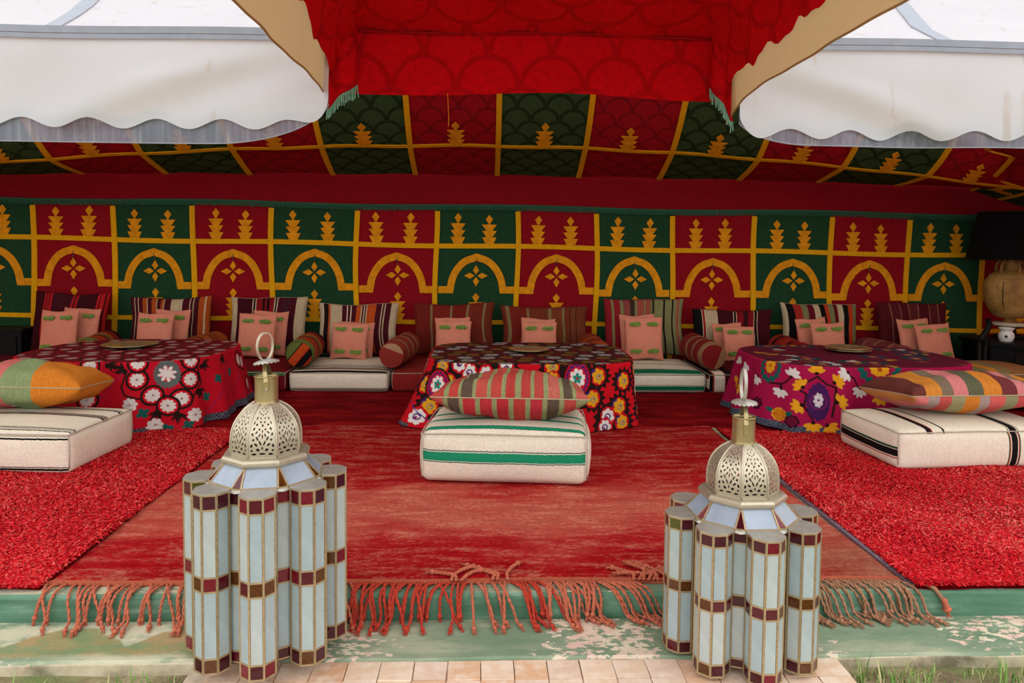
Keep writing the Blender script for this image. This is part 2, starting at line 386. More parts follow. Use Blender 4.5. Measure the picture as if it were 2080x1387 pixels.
for i in range(len(XS)-1):
    x0, x1 = XS[i], XS[i+1]; cx = (x0+x1)/2; red = (i % 2 == 1); mt = M_wred if red else M_wgreen
    wpanel('base_panel', x0, x1, lambda x: 0.01, zB, mt, wall)
    lo = wpanel('arch_panel', x0, x1, zB, zM, mt, wall); hi = wpanel('candle_panel', x0, x1, zM, zT, mt, wall)
    V, F = strip([(a, zM(a)) for a in np.linspace(x0, x1, 9)], .024, wmap, .010); ob('yellow_tape', V, F, M_yel, wall)
    V, F = strip([(a, zB(a)) for a in np.linspace(x0, x1, 9)], .022, wmap, .010); ob('yellow_tape', V, F, M_yel, wall)
    V, F = strip([(x0+.012*math.sin(z*4+i), z) for z in np.linspace(.02, zT(x0)-.045, 14)], .025, wmap, .013); ob('yellow_tape', V, F, M_yel, wall)
    for f in (.27+random.uniform(-.02, .02), .66+random.uniform(-.025, .025)):
        px = x0+(x1-x0)*f; pz = zM(px)+.024; s = random.uniform(.93, 1.03); lean = random.uniform(-.05, .05)
        V, F = prism(candle(.295*s), lambda a, b, d: wmap(px+a+b*lean, pz+b, .002+d), .007); ob('candle_motif', V, F, M_gold, hi)
    px = cx+random.uniform(-.015, .015); pz = zB(px)+.02
    V, F = prism(candle(.275), lambda a, b, d: wmap(px+a, pz+b, .002+d), .007); ob('candle_motif', V, F, M_gold, lo)
    zt = zM(cx)-.115+random.uniform(-.008, .008); zb = zM(cx)-.435
    V, F = strip(archline(cx, x0+.022, x1-.022, zb, zt), .035, wmap, .008); ob('arch_motif', V, F, M_gold, lo)
    g = G(); zc = zM(cx)-.295
    for pt_ in petal4(): g.add(*prism(pt_, lambda a, b, d: wmap(px+a, zc+b, .002+d), .007))
    g.build('flower_motif', M_gold, lo)
    g = G(); g.tube([wmap(cx+(px-cx)*t, zt+(zc+.1-zt)*t, .010) for t in (0, .5, 1)], .0035, 5); g.build('hanging_thread', M_thread, lo)
# hem of loose green fringe along the top of the wall
xs = np.arange(-6.7, 5.8, .0075); V = []; F = []
for k, x in enumerate(xs):
    z1 = zT(x)+.012; L = .042+.014*random.random(); dx = random.uniform(-.004, .004); y = wy(x, z1)-.016-random.random()*.004
    b = len(V); V += [(x, y, z1), (x+.006, y, z1), (x+.006+dx, y-.004, z1-L), (x+dx, y-.004, z1-L)]; F.append((b, b+1, b+2, b+3))
o = ob('top_fringe', V, F, M_gfringe, wall); o['kind'] = 'stuff'
V, F = strip([(a, zT(a)+.012) for a in np.linspace(-6.7, 5.8, 120)], .009, wmap, .02); ob('fringe_cord', V, F, M_gfringe, wall)

# ---- plain red band between wall and roof
def zR0(x): return 1.94-.05*((x-.1)/4.5)**2
V = []; nx = 80
for j in range(7):
    for i in range(nx+1):
        x = -6.75+12.57*i/nx; t = j/6; z = zT(x)-.03+(zR0(x)+.01-zT(x)+.03)*t
        V.append((x, 7.375-.11*t**1.5+.012*math.sin(x*2.3+t)*math.sin(t*PI)+.005*math.sin(x*9), z))
F = [(j*(nx+1)+i, j*(nx+1)+i+1, (j+1)*(nx+1)+i+1, (j+1)*(nx+1)+i) for j in range(6) for i in range(nx)]
band = ob('trim_1', V, F, M_wred, None, True); setp(band, kind='structure', label='plain dark red cloth band between wall panels and roof')

# ---- inner roof at the back: checkered panels
XR = [.098+.795*k for k in range(-9, 8)]; XR[-1] = 5.82
def sag(x): a = abs((x-.1)/4.4); return (.21 if x < 0 else .27)*a**1.9
def roofp(x, v):
    """v = 0 at the band, 1 at the yellow line, up to 4 at the ridge"""
    pts = [(0, 7.255, zR0(x)), (1, 6.75, 2.158-sag(x)), (2, 6.34, 2.545-1.25*sag(x)), (3, 5.95, 3.05-1.2*sag(x)), (4, 5.45, 3.75-.9*sag(x))]
    i = min(int(v), 3); t = v-i; a, b = pts[i], pts[i+1]
    # gentle catenary between the rows
    return (x, a[1]+(b[1]-a[1])*t, a[2]+(b[2]-a[2])*t - (.008, .03, .03, .015)[i]*math.sin(PI*t)+.006*math.sin(x*6+v*3))
ceil = struct('ceiling', 'sloping tent roof of red and green scale-woven squares with yellow tapes')
def rmap(a, b, d):
    p = Vector(roofp(a, b)); q = Vector(roofp(a, b+.02)); t = (q-p).normalized(); n = Vector((1, 0, 0)).cross(t); n = n if n.y < 0 or n.z < 0 else -n
    if n.z > 0: n = -n
    return tuple(p+n*d)
for i in range(len(XR)-1):
    x0, x1 = XR[i], XR[i+1]; red = (i % 2 == 0)
    for (v0, v1) in ((0, 1), (1, 4)):
        nu, nv = 6, (5 if v0 == 0 else 18); V = []; uv = []
        for j in range(nv+1):
            for k in range(nu+1):
                x = x0+(x1-x0)*k/nu; v = v0+(v1-v0)*j/nv; V.append(roofp(x, v)); uv.append((x, v*.55))
        F = [(j*(nu+1)+k, j*(nu+1)+k+1, (j+1)*(nu+1)+k+1, (j+1)*(nu+1)+k) for j in range(nv) for k in range(nu)]
        pn = ob('roof_panel', V, F, M_rred if red else M_rgreen, ceil, True, uv)
        if v0 == 1:
            cx = (x0+x1)/2+random.uniform(-.03, .03)
            V, F = prism(candle(.50, .078), lambda a, b, d: rmap(cx+a, 1.03+b*1.0, .004+d), .008); ob('candle_motif', V, F, M_gold, pn)
    V, F = strip([(a, 1.0) for a in np.linspace(x0, x1, 7)], .030, rmap, .012); ob('yellow_tape', V, F, M_yel, ceil)
    V, F = strip([(x0, b) for b in np.linspace(0.0, 3.98, 26)], .024, rmap, .014); ob('yellow_tape', V, F, M_yel, ceil)

# hip at the right end: a corner sheet closing the roof
def sheet(name, f, nu, nv, mat, parent=None, uv=None):
    U = np.linspace(0, 1, nu); W = np.linspace(0, 1, nv)
    V = np.array([f(u, v) for v in W for u in U]); uvs = np.array([uv(u, v) if uv else (u, v) for v in W for u in U])
    return link(name, fastmesh(name, V, gridq(nu, nv), mat, True, uvs), parent)
LX = -6.7
def hip(u, v):
    """side slope: v = 0 along the ridge-side edge, v = 1 at the side wall"""
    a = (4.80-.30*u-.25*u*u*(u > 1), 7.22-1.02*u, 1.855+.245*u-.05*math.sin(min(u, 1)*PI)); b = (5.68, 7.22-1.02*u, 1.60+.05*u)
    return tuple(p_+(q_-p_)*v for p_, q_ in zip(a, b))
hp = struct('roof_side', 'side slope of the tent roof closing the right corner')
sheet('roof_panel', lambda u, v: hip(u*.5, v), 12, 10, M_rgreen, hp, lambda u, v: (u*.6, v*.9))
sheet('roof_panel', lambda u, v: hip(.5+u*1.1, v), 12, 10, M_rred, hp, lambda u, v: (u*.6+.6, v*.9))
def hmap(a, b, d): p_ = hip(a, b); return (p_[0]-d*.3, p_[1]-d*.3, p_[2]-d*.8)
V, F = strip([(a, .012) for a in np.linspace(.0, 1.55, 16)], .018, hmap, .012); ob('yellow_tape', V, F, M_yel, hp)
V, F = strip([(a, .34+.1*a) for a in np.linspace(.0, 1.55, 14)], .02, hmap, .012); ob('yellow_tape', V, F, M_yel, hp)
V, F = strip([(.5, b) for b in np.linspace(0, 1, 8)], .02, hmap, .014); ob('yellow_tape', V, F, M_yel, hp)
V, F = prism(candle(.16, .05), lambda a_, b_, d: hmap(.26+a_*1.0, .32-b_*1.2, .004+d), .008); ob('candle_motif', V, F, M_gold, hp)

# ---- side walls, outer roof
def wl(u, v): return (LX+.02*math.sin(v*20), 2.95+v*4.45, 2.0*u)
wlo = sheet('wall_left', wl, 6, 40, M_lined); setp(wlo, kind='structure', label='left side wall of the tent lined in red cloth')
wro = sheet('wall_right', lambda u, v: (5.72+.02*math.sin(v*20), 2.95+v*4.45, 2.0*u), 6, 40, M_lined); setp(wro, kind='structure', label='right side wall of the tent lined in red cloth')
EY = 2.86
def zE(x): return 2.045+.012*(x+1.8)/4
def rf(u, v):
    x = -6.75+12.55*u; return (x, EY+.02+v*2.55, zE(x)-.005+v*1.95-.16*math.sin(v*PI)+.012*math.sin(x*4)*v+.09*max(0, 1-v*4)*(1/(1+math.exp(-(x+.56)*60)))*(1/(1+math.exp((x-.90)*60))))
roof = sheet('roof_front', rf, 90, 20, M_tarp); setp(roof, kind='structure', label='bright white tarpaulin slope of the tent front roof')
for s, x in ((1, LX), (-1, 5.72)):
    V = [(x, 2.9, 2.0), (x, 7.35, 1.95), (x, 5.45, 3.75)]; o = ob('gable_left' if s > 0 else 'gable_right', V, [(0, 1, 2)], M_side); setp(o, kind='structure', label='canvas gable on the %s end of the tent' % ('left' if s > 0 else 'right'))
# seam tapes welded on the white roof
def rfm(a, b, d):
    p = rf((a+6.75)/12.55, b); return (p[0], p[1]-d, p[2]+d)
def tape(pts, wd):
    V, F = strip(pts, wd, rfm, .004); return ob('seam_tape', V, F, M_tape, roof)
tape([(-1.66, .004), (-1.672, .07), (-1.69, .12), (-1.72, .17), (-1.735, .4), (-1.74, .95)], .030)
tape([(1.83, .004), (1.826, .09), (1.89, .17), (1.96, .26), (2.0, .5), (2.0, .95)], .030)
# ================================================================== FRONT VALANCES
nt = NT('clear_vinyl'); tr = nt.n('ShaderNodeBsdfTransparent'); tr.inputs[0].default_value = (.8, .82, .86, 1)
st = nt.noise(nt.mapping(nt.coord(), (30, 30, 1.2)), 1.5, 3)
nt.base(nt.ramp(st, [(.45, '#7b7e8b'), (.6, '#8d909a'), (.74, '#bdbcb8')])); nt.set(Roughness=.25)
mx = nt.n('ShaderNodeMixShader'); mx.inputs[0].default_value = .42
nt.l(nt.p.outputs[0], mx.inputs[1]); nt.l(tr.outputs[0], mx.inputs[2]); nt.l(mx.outputs[0], nt.out.inputs[0]); M_vinyl = nt.m
def valance(side):
    sgn = -1 if side == 'left' else 1
    lab = 'white tarpaulin valance with scalloped hem on the %s of the red awning' % side
    t = thing('tent_valance', lab, 'valance', (0, 0, 0), 0, 'white valances along the tent front')
    xe, xf = (-.597, -6.7) if side == 'left' else (.965, 5.7)
    ph = -1.73 if side == 'left' else 1.40
    def ell(x, x0, x1, lo, hi):
        q = (x-x0)/(x1-x0); q = min(max(q, 0), 1); return lo+(hi-lo)*(1-math.sqrt(max(0, 1-q*q)))
    def zb(x):
        b = 1.692+.019*math.cos((x-ph)*2*PI/(.247 if side == 'left' else .238))
        return b+ (ell(x, -.74, xe, 0, .12) if side == 'left' else ell(x, 1.06, xe, 0, .055))
    def zv(x):
        return ell(x, -1.02, xe+.012, 1.622, 1.82) if side == 'left' else ell(x, 1.25, xe-.012, 1.650, 1.765)
    def fold(x, z):
        if side == 'left': c = 1.70+.27*(x+1.5)/.75; a = math.exp(-((x+1.05)/.5)**2)
        else: c = 1.90-.24*(x-1.15)/.65; a = math.exp(-((x-1.4)/.5)**2)
        q = (z-c)/.055; big = .012*math.sin(x*4.2+z*5)+.008*math.sin(x*9-z*8)
        return -.05*a*q*math.exp(-q*q*.5)*.6 + big*.8
    def pos(x, z, d=0):
        tt = (2.02-z)/.35
        return (x, EY-.012-.03*math.sin(max(0, min(1, tt))*PI*.6)+fold(x, z)*min(1, max(0, tt*2.2))+d, z)
    us = np.concatenate([np.linspace(0, 1, 190)**1.0])
    def xof(u): return xe+(xf-xe)*(u**1.5)
    top = lambda x: zE(x)-.028
    def cl(u, v): x = xof(u); z = top(x)+(zb(x)-top(x))*v; return pos(x, z)
    sheet('valance_cloth', cl, 240, 26, M_tarp, t)
    def sk(u, v): x = xof(u); x = x-sgn*(-.0)  ; z0 = zb(x)+.05; z = z0+(zv(x)-z0)*v; return pos(x, z, .012)
    sheet('clear_skirt', sk, 240, 8, M_vinyl, t)
    g = G(); g.tube([pos(xof(u), zv(xof(u)), .012) for u in np.linspace(0, 1, 160)], .0025, 5); g.build('hem_cord', M_tape, t)
    for k, dz, wd in ((0, -.0, .013), (1, -.024, .009)):
        V, F = strip([(xof(u), zE(xof(u))+dz-.008+.003*math.sin(xof(u)*5)) for u in np.linspace(0, 1, 120)], wd, lambda a, b, d: (a, EY-.022-d, b), .004)
        ob('seam_tape', V, F, M_tape, t)
    # tie gap above the cloth
    return t
valance('left'); valance('right')

# ================================================================== ENTRANCE AWNING
aw = thing('entrance_awning', 'red lined canvas awning reaching out over the tent entrance', 'awning')
AXL, AXR = -.612, .945
def zc(y): return 2.075+.27*(2.88-y)
def cre(x, y): return .006*math.sin(x*9+y*14)+.005*math.sin(x*23-y*7)
sheet('ceiling_lining', lambda u, v: (-.605+1.545*u, 2.96-v*1.76, zc(2.96-v*1.76)+cre(u*1.4, v*1.7)), 50, 50, M_awn, aw, lambda u, v: (u*1.545+.1, -v*1.7))
def hd(u, v):
    x = -.62+1.54*u; z1 = 1.835+.010*math.sin(x*5+.5)+.012*(x > 2); z0 = zc(2.9)+.03
    return (x, 2.90+.012*math.sin(x*7+v*2)*v+.018*math.sin(v*PI)-.01*math.exp(-((x+.35)/.12)**2)*math.sin(v*7), z0+(z1-z0)*v)
sheet('header_drop', hd, 70, 16, M_awn, aw, lambda u, v: (u*1.54+.13, -v*.25+.1))
g = G(); g.tube([(x, 2.893+.003*math.sin(x*30), zc(2.9)-.001+.005*math.sin(x*6)) for x in np.linspace(-.5, .87, 40)], .006, 6); g.build('lining_seam', fabric('red_seam', '#9a060e'), aw, True)
def lin(side):
    s = -1 if side == 'l' else 1; X0 = -.50 if s < 0 else .86; X1 = AXL+.012 if s < 0 else AXR-.012
    def f(u, v):
        y = 2.92-u*1.75; zt = zc(y)
        zl = (1.90+.25*(2.92-y)) if s < 0 else (1.895+.055*(2.92-y))
        zl += .012*math.sin(y*26)+.007*math.sin(y*57)
        zl = min(zl, zt-.05)
        return (X0+(X1-X0)*(v**.8)+s*.006*math.sin(y*18+v*4), y, zt+(zl-zt)*v)
    sheet('side_lining', f, 70, 10, M_awn, aw, lambda u, v: (u*1.75, v*.3))
lin('l'); lin('r')
def val(side):
    s = -1 if side == 'l' else 1; X = AXL if s < 0 else AXR
    def f(u, v):
        y = 2.93-u*1.77
        zb = (1.830-.015*math.exp(-(2.88-y)/.12)) if s < 0 else (1.818-.05*math.exp(-(2.88-y)/.12))
        zt = zc(y)+.02; z = zt+(zb-zt)*v
        return (X+s*(.004*math.sin(y*11+v*2)*v+.002*math.sin(y*27)*v), y, z)
    sheet('side_valance', f, 80, 14, M_beige, aw)
    g = G(); g.tube([f(u, 1) for u in np.linspace(0, 1, 60)], .0035, 5); g.build('valance_hem', M_beige, aw)
val('l'); val('r')
sheet('awning_top', lambda u, v: (AXL-.01+(AXR-AXL+.02)*u, 2.93-v*1.8, zc(2.93-v*1.8)+.035), 12, 20, M_side, aw)
M_pgf = fabric('pale_green_fringe', '#7fae94', .25, 80)
def flap(side):
    s = -1 if side == 'l' else 1
    a, b = ((-.50, 1.86), (-.615, 1.77)) if s < 0 else ((.862, 1.87), (.955, 1.745))
    def f(u, v):
        x = a[0]+(b[0]-a[0])*u; z1 = a[1]+(b[1]-a[1])*u**1.3; return (x, 2.868+.012*math.sin(u*9)+.01*v, 2.04+(z1-2.04)*v)
    fl = sheet('corner_flap', f, 14, 12, M_awn, aw, lambda u, v: (u*.13, v*.25))
    V = []; F = []
    for k in range(34):
        u = k/33; p = f(u, 1); L = .045*(.8+.35*random.random()); bb = len(V); dx = random.uniform(-.006, .006)
        G0 = G(); G0.tube([p, (p[0]+dx*.4, p[1]-.004, p[2]-L*.5), (p[0]+dx, p[1]-.004, p[2]-L)], .0022, 4)
        V += G0.V; F += [tuple(bb+i for i in ff) for ff in G0.F]
    o = ob('corner_fringe', V, F, M_pgf, aw); o['kind'] = 'stuff'
    g = G(); g.tube([f(u, 1) for u in np.linspace(0, 1, 12)], .004, 5); g.build('flap_cord', M_awn, aw)
flap('l'); flap('r')
g = G(); g.tube([(-.155, 2.89, 1.835), (-.152, 2.888, 1.77), (-.150, 2.888, 1.735), (-.152, 2.887, 1.71)], .0012, 4); g.build('loose_thread', M_gold, aw)

# ================================================================== RUGS
def ruggrid(x0, x1, y0, y1, z, nx, ny, rag=.006):
    xs = np.linspace(x0, x1, nx); ys = np.linspace(y0, y1, ny); X, Y = np.meshgrid(xs, ys)
    e = np.minimum(1, np.minimum(np.minimum(X-x0, x1-X), np.minimum(Y-y0, y1-Y))/.02+0)
    Z = z*np.clip(e, 0, 1)+.002*np.sin(X*7+Y*3)+.0015*np.sin(X*17-Y*11)
    Y2 = Y+rag*np.sin(X*6.3)*(Y < y0+.3)+.4*rag*np.sin(X*21)*(Y < y0+.3); X2 = X+rag*np.sin(Y*5)
    return np.stack([X2, Y2, np.maximum(Z, .001)], -1).reshape(-1, 3), gridq(nx, ny)
nt = NT('faded_red_pile'); P = nt.coord(); ps = nt.sep(P)
warp = nt.noise(nt.mapping(P, (1.3, 3, 1)), 1.6, 3)
band_ = nt.math('ADD', nt.math('MULTIPLY', nt.math('SUBTRACT', ps[1], 2.7), .42), nt.math('MULTIPLY', nt.math('SUBTRACT', warp, .5), .46))
yc = nt.ramp(band_, [(0.0, '#a00410'), (.07, '#b80a18'), (.13, '#c52c30'), (.2, '#dc6c58'), (.30, '#e68a70'), (.40, '#d45c4c'), (.47, '#bc2224'), (.6, '#ac0e16'), (.75, '#9c0812'), (.9, '#8e060e')])
ab = nt.math('ADD', nt.math('MULTIPLY', nt.noise(nt.mapping(P, (1.6, 7, 1)), 2.4, 6, .7), .62), nt.math('MULTIPLY', nt.noise(nt.mapping(P, (1, 1.5, 1)), 45, 4, .7), .38))
c = nt.mix(yc, nt.ramp(ab, [(.38, '#96030e'), (.5, '#c02426'), (.62, '#ea9c80')]), .48)
# right hand end is faded to tan
tan = nt.math('MULTIPLY', nt.ramp(nt.math('ADD', ps[0], nt.math('MULTIPLY', warp, .5)), [(.0, (0, 0, 0)), (1.0, (0, 0, 0))]), 1.0)
tmask = nt.n('ShaderNodeMapRange'); nt.l(nt.math('ADD', ps[0], nt.math('MULTIPLY', nt.math('SUBTRACT', warp, .5), .9)), tmask.inputs[0]); tmask.inputs[1].default_value = .85; tmask.inputs[2].default_value = 1.5
tm2 = nt.n('ShaderNodeMapRange'); nt.l(ps[1], tm2.inputs[0]); tm2.inputs[1].default_value = 3.5; tm2.inputs[2].default_value = 2.9
c = nt.mix(c, nt.ramp(ab, [(.35, '#a0503e'), (.6, '#b98264')]), nt.math('MULTIPLY', nt.math('MULTIPLY', tmask.outputs[0], tm2.outputs[0]), .8))
c = var(nt, c, .30, 70); nt.base(c); nt.set(Roughness=1.0); nt.p.inputs['Specular IOR Level'].default_value = .05
nt.bump(nt.noise(nt.mapping(P, (1, 1.6, 1)), 120, 4, .7), .9, .012); M_rug = nt.m
rug = thing('carpet', 'large faded red pile carpet with a knotted fringe across the platform', 'carpet')
V, Q = ruggrid(-1.60, 1.575, 2.695, 5.06, .012, 160, 120); link('pile', fastmesh('pile', V, Q, M_rug), rug)
M_fr1 = fabric('salmon_fringe', '#c06a50', .3, 60); M_fr2 = fabric('red_fringe', '#b8402f', .3, 60); M_fr3 = fabric('tan_fringe', '#a8795c', .3, 60)
M_fr1b = fabric('warp_edge', '#b0583f', .3, 60)
V, F = [], []
xs = np.linspace(-1.6, 1.575, 160)
for x in xs: V += [(x, 2.702+.006*math.sin(x*6.3), .010), (x, 2.672+.006*math.sin(x*6.3)+.003*math.sin(x*31), .008), (x, 2.672+.006*math.sin(x*6.3), .001)]
F = [q for i in range(159) for q in ((i*3, i*3+3, i*3+4, i*3+1), (i*3+1, i*3+4, i*3+5, i*3+2))]; ob('woven_end', V, F, M_fr1b, rug)
def tassel_mesh(path, mat, r=.0042, turns=9, fray=True):
    P = [Vector(p) for p in path]
    # resample
    L = [0]; 
    for a, b in zip(P, P[1:]): L.append(L[-1]+(b-a).length)
    def at(s):
        s *= L[-1]
        for i in range(len(P)-1):
            if s <= L[i+1] or i == len(P)-2: t = (s-L[i])/max(1e-6, L[i+1]-L[i]); return P[i].lerp(P[i+1], t)
    g = G(); N = 22
    for st_ in range(2):
        pp = []
        for i in range(N+1):
            s = i/N; p = at(s); q = at(min(1, s+.03)); o_ = at(max(0, s-.03)); t = (q-o_).normalized()
            x = t.cross(Vector((1, .2, .1))).normalized(); y = t.cross(x); a = 2*PI*turns*s/2+PI*st_
            pp.append(p+(x*math.cos(a)+y*math.sin(a))*r*.8)
        g.tube(pp, r, 5)
    if fray:
        e = at(1); d = (at(1)-at(.93)).normalized()
        g.tube([e-d*.012, e-d*.004, e+d*.004], [r*1.2, r*2.6, r*1.8], 7)
        for k in range(7):
            v = (d+Vector((random.uniform(-.5, .5), random.uniform(-.5, .2), random.uniform(-.4, .2)))).normalized()
            g.tube([e, e+v*.014, e+v*.026+Vector((0, 0, -.003))], [.0022, .0018, .0008], 4)
    return g.me('tassel', mat, True)
def hang(dx, dy, drop, lie):
    z = .007; pts = [(0, 0, z), (dx*.15, -.035, z+.006), (dx*.4, -.07, z+.002), (dx*.6, -.092-dy*.2, -.012), (dx*.8, -.096-dy*.4, -.04)]
    if lie: pts += [(dx*.95, -.100-dy*.6, -.070), (dx*1.05, -.115-dy, -.079), (dx*1.25, -.14-dy, -.080)]
    else: pts += [(dx, -.096-dy*.6, -.01-drop)]
    return pts
tv = {}
for key, mt in (('s', M_fr1), ('r', M_fr2), ('t', M_fr3)):
    tv[key] = [tassel_mesh(hang(dx, dy, dr, ly), mt, rr) for dx, dy, dr, ly, rr in ((.01, .01, .062, 0, .0036), (-.02, .012, .066, 0, .0034), (.03, .0, .07, 1, .0038), (.05, .02, .06, 1, .0034), (-.03, .01, .058, 0, .004), (.015, .03, .05, 1, .0036), (.07, .01, .06, 1, .0034))]
def edge(x): return 2.674+.006*math.sin(x*6.3)
def tas(x, key, rz=0, k=None, dz=0): link('tassel', random.choice(tv[key]) if k is None else tv[key][k], rug, (x, edge(x), dz), (0, 0, rz))
x = -1.58
while x < -.95: tas(x, 's', random.uniform(-.25, .25)); x += random.choice((.009, .012, .02, .034))
while x < -.47: tas(x, 's', random.uniform(-.2, .2)); x += random.uniform(.02, .03)
while x < -.30: tas(x, 'r', random.uniform(-.5, .1)); x += random.uniform(.009, .014)
while x < -.05: tas(x, 'r', random.uniform(-.7, .1)); x += random.uniform(.011, .018)
while x < .10: tas(x, 's', random.uniform(-.4, .4)); x += random.uniform(.018, .03)
while x < .42: tas(x, 'r' if x < .2 else 's', random.uniform(-.05, .4)); x += random.uniform(.010, .014)
while x < .55: tas(x, 's', random.uniform(.2, .6), random.choice((3, 6))); x += random.uniform(.011, .016)
x = 1.02
while x < 1.56: tas(x, 't', random.uniform(.0, .5), random.choice((2, 3, 5, 6, 0))); x += random.uniform(.012, .022)
# tassels flipped back over the carpet
fl = [tassel_mesh([(0, 0, .012), (.01, .03, .022), (sx, .07, .022), (sx*1.9, .10, .019)], M_fr1, .0046) for sx in (.02, -.03, .05, -.06)]
for x in [-.12, -.10, -.085, .03, .05, .09] + [.56+.018*k for k in range(19)]:
    link('tassel', random.choice(fl), rug, (x, edge(x), .002), (0, 0, random.uniform(-.5, .5)))

# carpet at the back
nt = NT('deep_red_pile'); P = nt.coord()
c = nt.ramp(nt.noise(nt.mapping(P, (1.5, 4, 1)), 2.0, 5, .6), [(.3, '#5a040b'), (.5, '#7d0910'), (.7, '#9a1a1c')])
nt.base(var(nt, c, .3, 80)); nt.set(Roughness=1); nt.p.inputs['Specular IOR Level'].default_value = .05
nt.bump(nt.noise(P, 130, 4, .7), .8, .01); M_rug2 = nt.m
V, Q = ruggrid(-5.2, 5.2, 5.045, 7.3, .015, 140, 50, .012); o = link('carpet', fastmesh('carpet', V, Q, M_rug2)); setp(o, 'deep red carpet lying under the tables and seats at the back', 'carpet')

def shag(name, label, x0, x1, y0, y1, side, n):
    t = thing(name, label, 'rug', (0, 0, 0), 0, 'shaggy red rugs')
    nt = NT('shag_yarn'); gi = nt.n('ShaderNodeNewGeometry')
    patch = nt.noise(nt.coord(), 1.4, 3)
    v = nt.math('ADD', nt.math('MULTIPLY', gi.outputs['Random Per Island'], .6), nt.math('MULTIPLY', patch, .5))
    nt.base(nt.ramp(v, [(.15, '#a80614'), (.4, '#c40c1c'), (.62, '#d8232c'), (.8, '#e8554f'), (.95, '#f08a7a')]))
    nt.set(Roughness=.9); nt.p.inputs['Specular IOR Level'].default_value = .1
    V, Q = ruggrid(x0, x1, y0, y1, .010, 40, 40, .01); link('rug_base', fastmesh('rug_base', V, Q, M_rug2), t)
    # yarn tufts
    vx0, vx1 = (max(x0, -3.9), x1) if side == 'l' else (x0, min(x1, 4.1))
    u = RNG.random(n); X = vx0+(vx1-vx0)*RNG.random(n); Y = y0+.004+(4.88-y0)*(u**1.5)
    L = (.020+.018*RNG.random(n))*(.85+.3*np.sin(X*9+Y*5)); A = RNG.random(n)*2*PI; lean = .5+.6*RNG.random(n)
    ca, sa = np.cos(A), np.sin(A)-.25; wd = (.0024+.0014*RNG.random(n))
    px, py = -np.sin(A)*wd, np.cos(A)*wd
    base = np.stack([X, Y, np.full(n, .008)], -1)
    mid = base+np.stack([ca*L*lean*.45, sa*L*lean*.45, L*.75], -1); tip = base+np.stack([ca*L*lean*1.15, sa*L*lean*1.15, L*(.95-.35*lean)], -1)
    off = np.stack([px, py, np.zeros(n)], -1)
    VV = np.stack([base-off, base+off, mid-off*1.2, mid+off*1.2, tip-off*.8, tip+off*.8], 1).reshape(-1, 3)
    b = (np.arange(n)*6)[:, None]; QQ = np.concatenate([b+np.array([[0, 1, 3, 2]]), b+np.array([[2, 3, 5, 4]])], 0)
    o = link('yarn_pile', fastmesh('yarn_pile', VV, QQ, nt.m), t); o['kind'] = 'stuff'
    return t
shag('shaggy_rug', 'shaggy bright red rug on the left side of the faded carpet', -4.3, -1.595, 2.64, 5.1, 'l', 130000)
sr = shag('shaggy_rug', 'shaggy bright red rug on the right side of the faded carpet', 1.60, 4.4, 2.615, 5.1, 'r', 150000)
g = G(); g.box((1.588, 3.6, .008), (.020, 1.95, .012)); g.build('woven_selvage', fabric('purple_selvage', '#7d6a76', .5, 90), sr)
g = G(); g.tube([(1.60, 2.72, .018), (1.63, 2.64, .018), (1.66, 2.60, .008), (1.685, 2.585, -.03)], .008, 7); g.build('corner_cord', M_fr3, sr, True)
link('tassel', tassel_mesh([(1.685, 2.586, -.025), (1.69, 2.58, -.045), (1.695, 2.578, -.062)], M_fr1, .007), sr)
# ================================================================== LANTERNS
def glass(name, col, rough=.25, trans=.3, amt=.12, sc_=14):
    nt = NT(name); c = var(nt, col, amt, sc_); nt.base(c); nt.set(Roughness=rough); nt.p.inputs['Specular IOR Level'].default_value = .6
    nt.bump(nt.noise(nt.coord(), 30, 2), .08, .004)
    tr = nt.n('ShaderNodeBsdfTranslucent'); nt.l(c, tr.inputs[0])
    mx = nt.n('ShaderNodeMixShader'); mx.inputs[0].default_value = trans
    nt.l(nt.p.outputs[0], mx.inputs[1]); nt.l(tr.outputs[0], mx.inputs[2]); nt.l(mx.outputs[0], nt.out.inputs[0]); return nt.m
M_clear = [glass('frosted_glass_a', '#bccbc9'), glass('frosted_glass_b', '#c6cfcb'), glass('frosted_glass_c', '#b4c4c6')]
M_wine = [glass('wine_glass_a', '#5a1420', .12, .2, .3, 60), glass('wine_glass_b', '#45101a', .12, .2, .3, 60), glass('wine_glass_c', '#7c1628', .12, .25, .3, 60), glass('amber_glass', '#5e3414', .12, .2, .4, 60), glass('wine_glass_d', '#4a1624', .1, .2, .3, 60)]
M_olive = glass('olive_glass', '#4f5512', .12, .2, .3, 60)
M_came = plain('brass_came', '#ad9670', .5, .5, .3, 90, .15)
M_tin = plain('tin_sheet', '#b2ada2', .42, .55, .2, 30, .1)
M_brass = plain('pale_brass', '#a8966a', .38, .8, .18, 25, .08)
M_pierced = plain('pierced_nickel', '#bdb29c', .42, .75, .15, 40, .08)
def oct_(a, z, off=PI/8): r = a/math.cos(PI/8); return [(r*math.cos(off+k*PI/4), r*math.sin(off+k*PI/4), z) for k in range(8)]
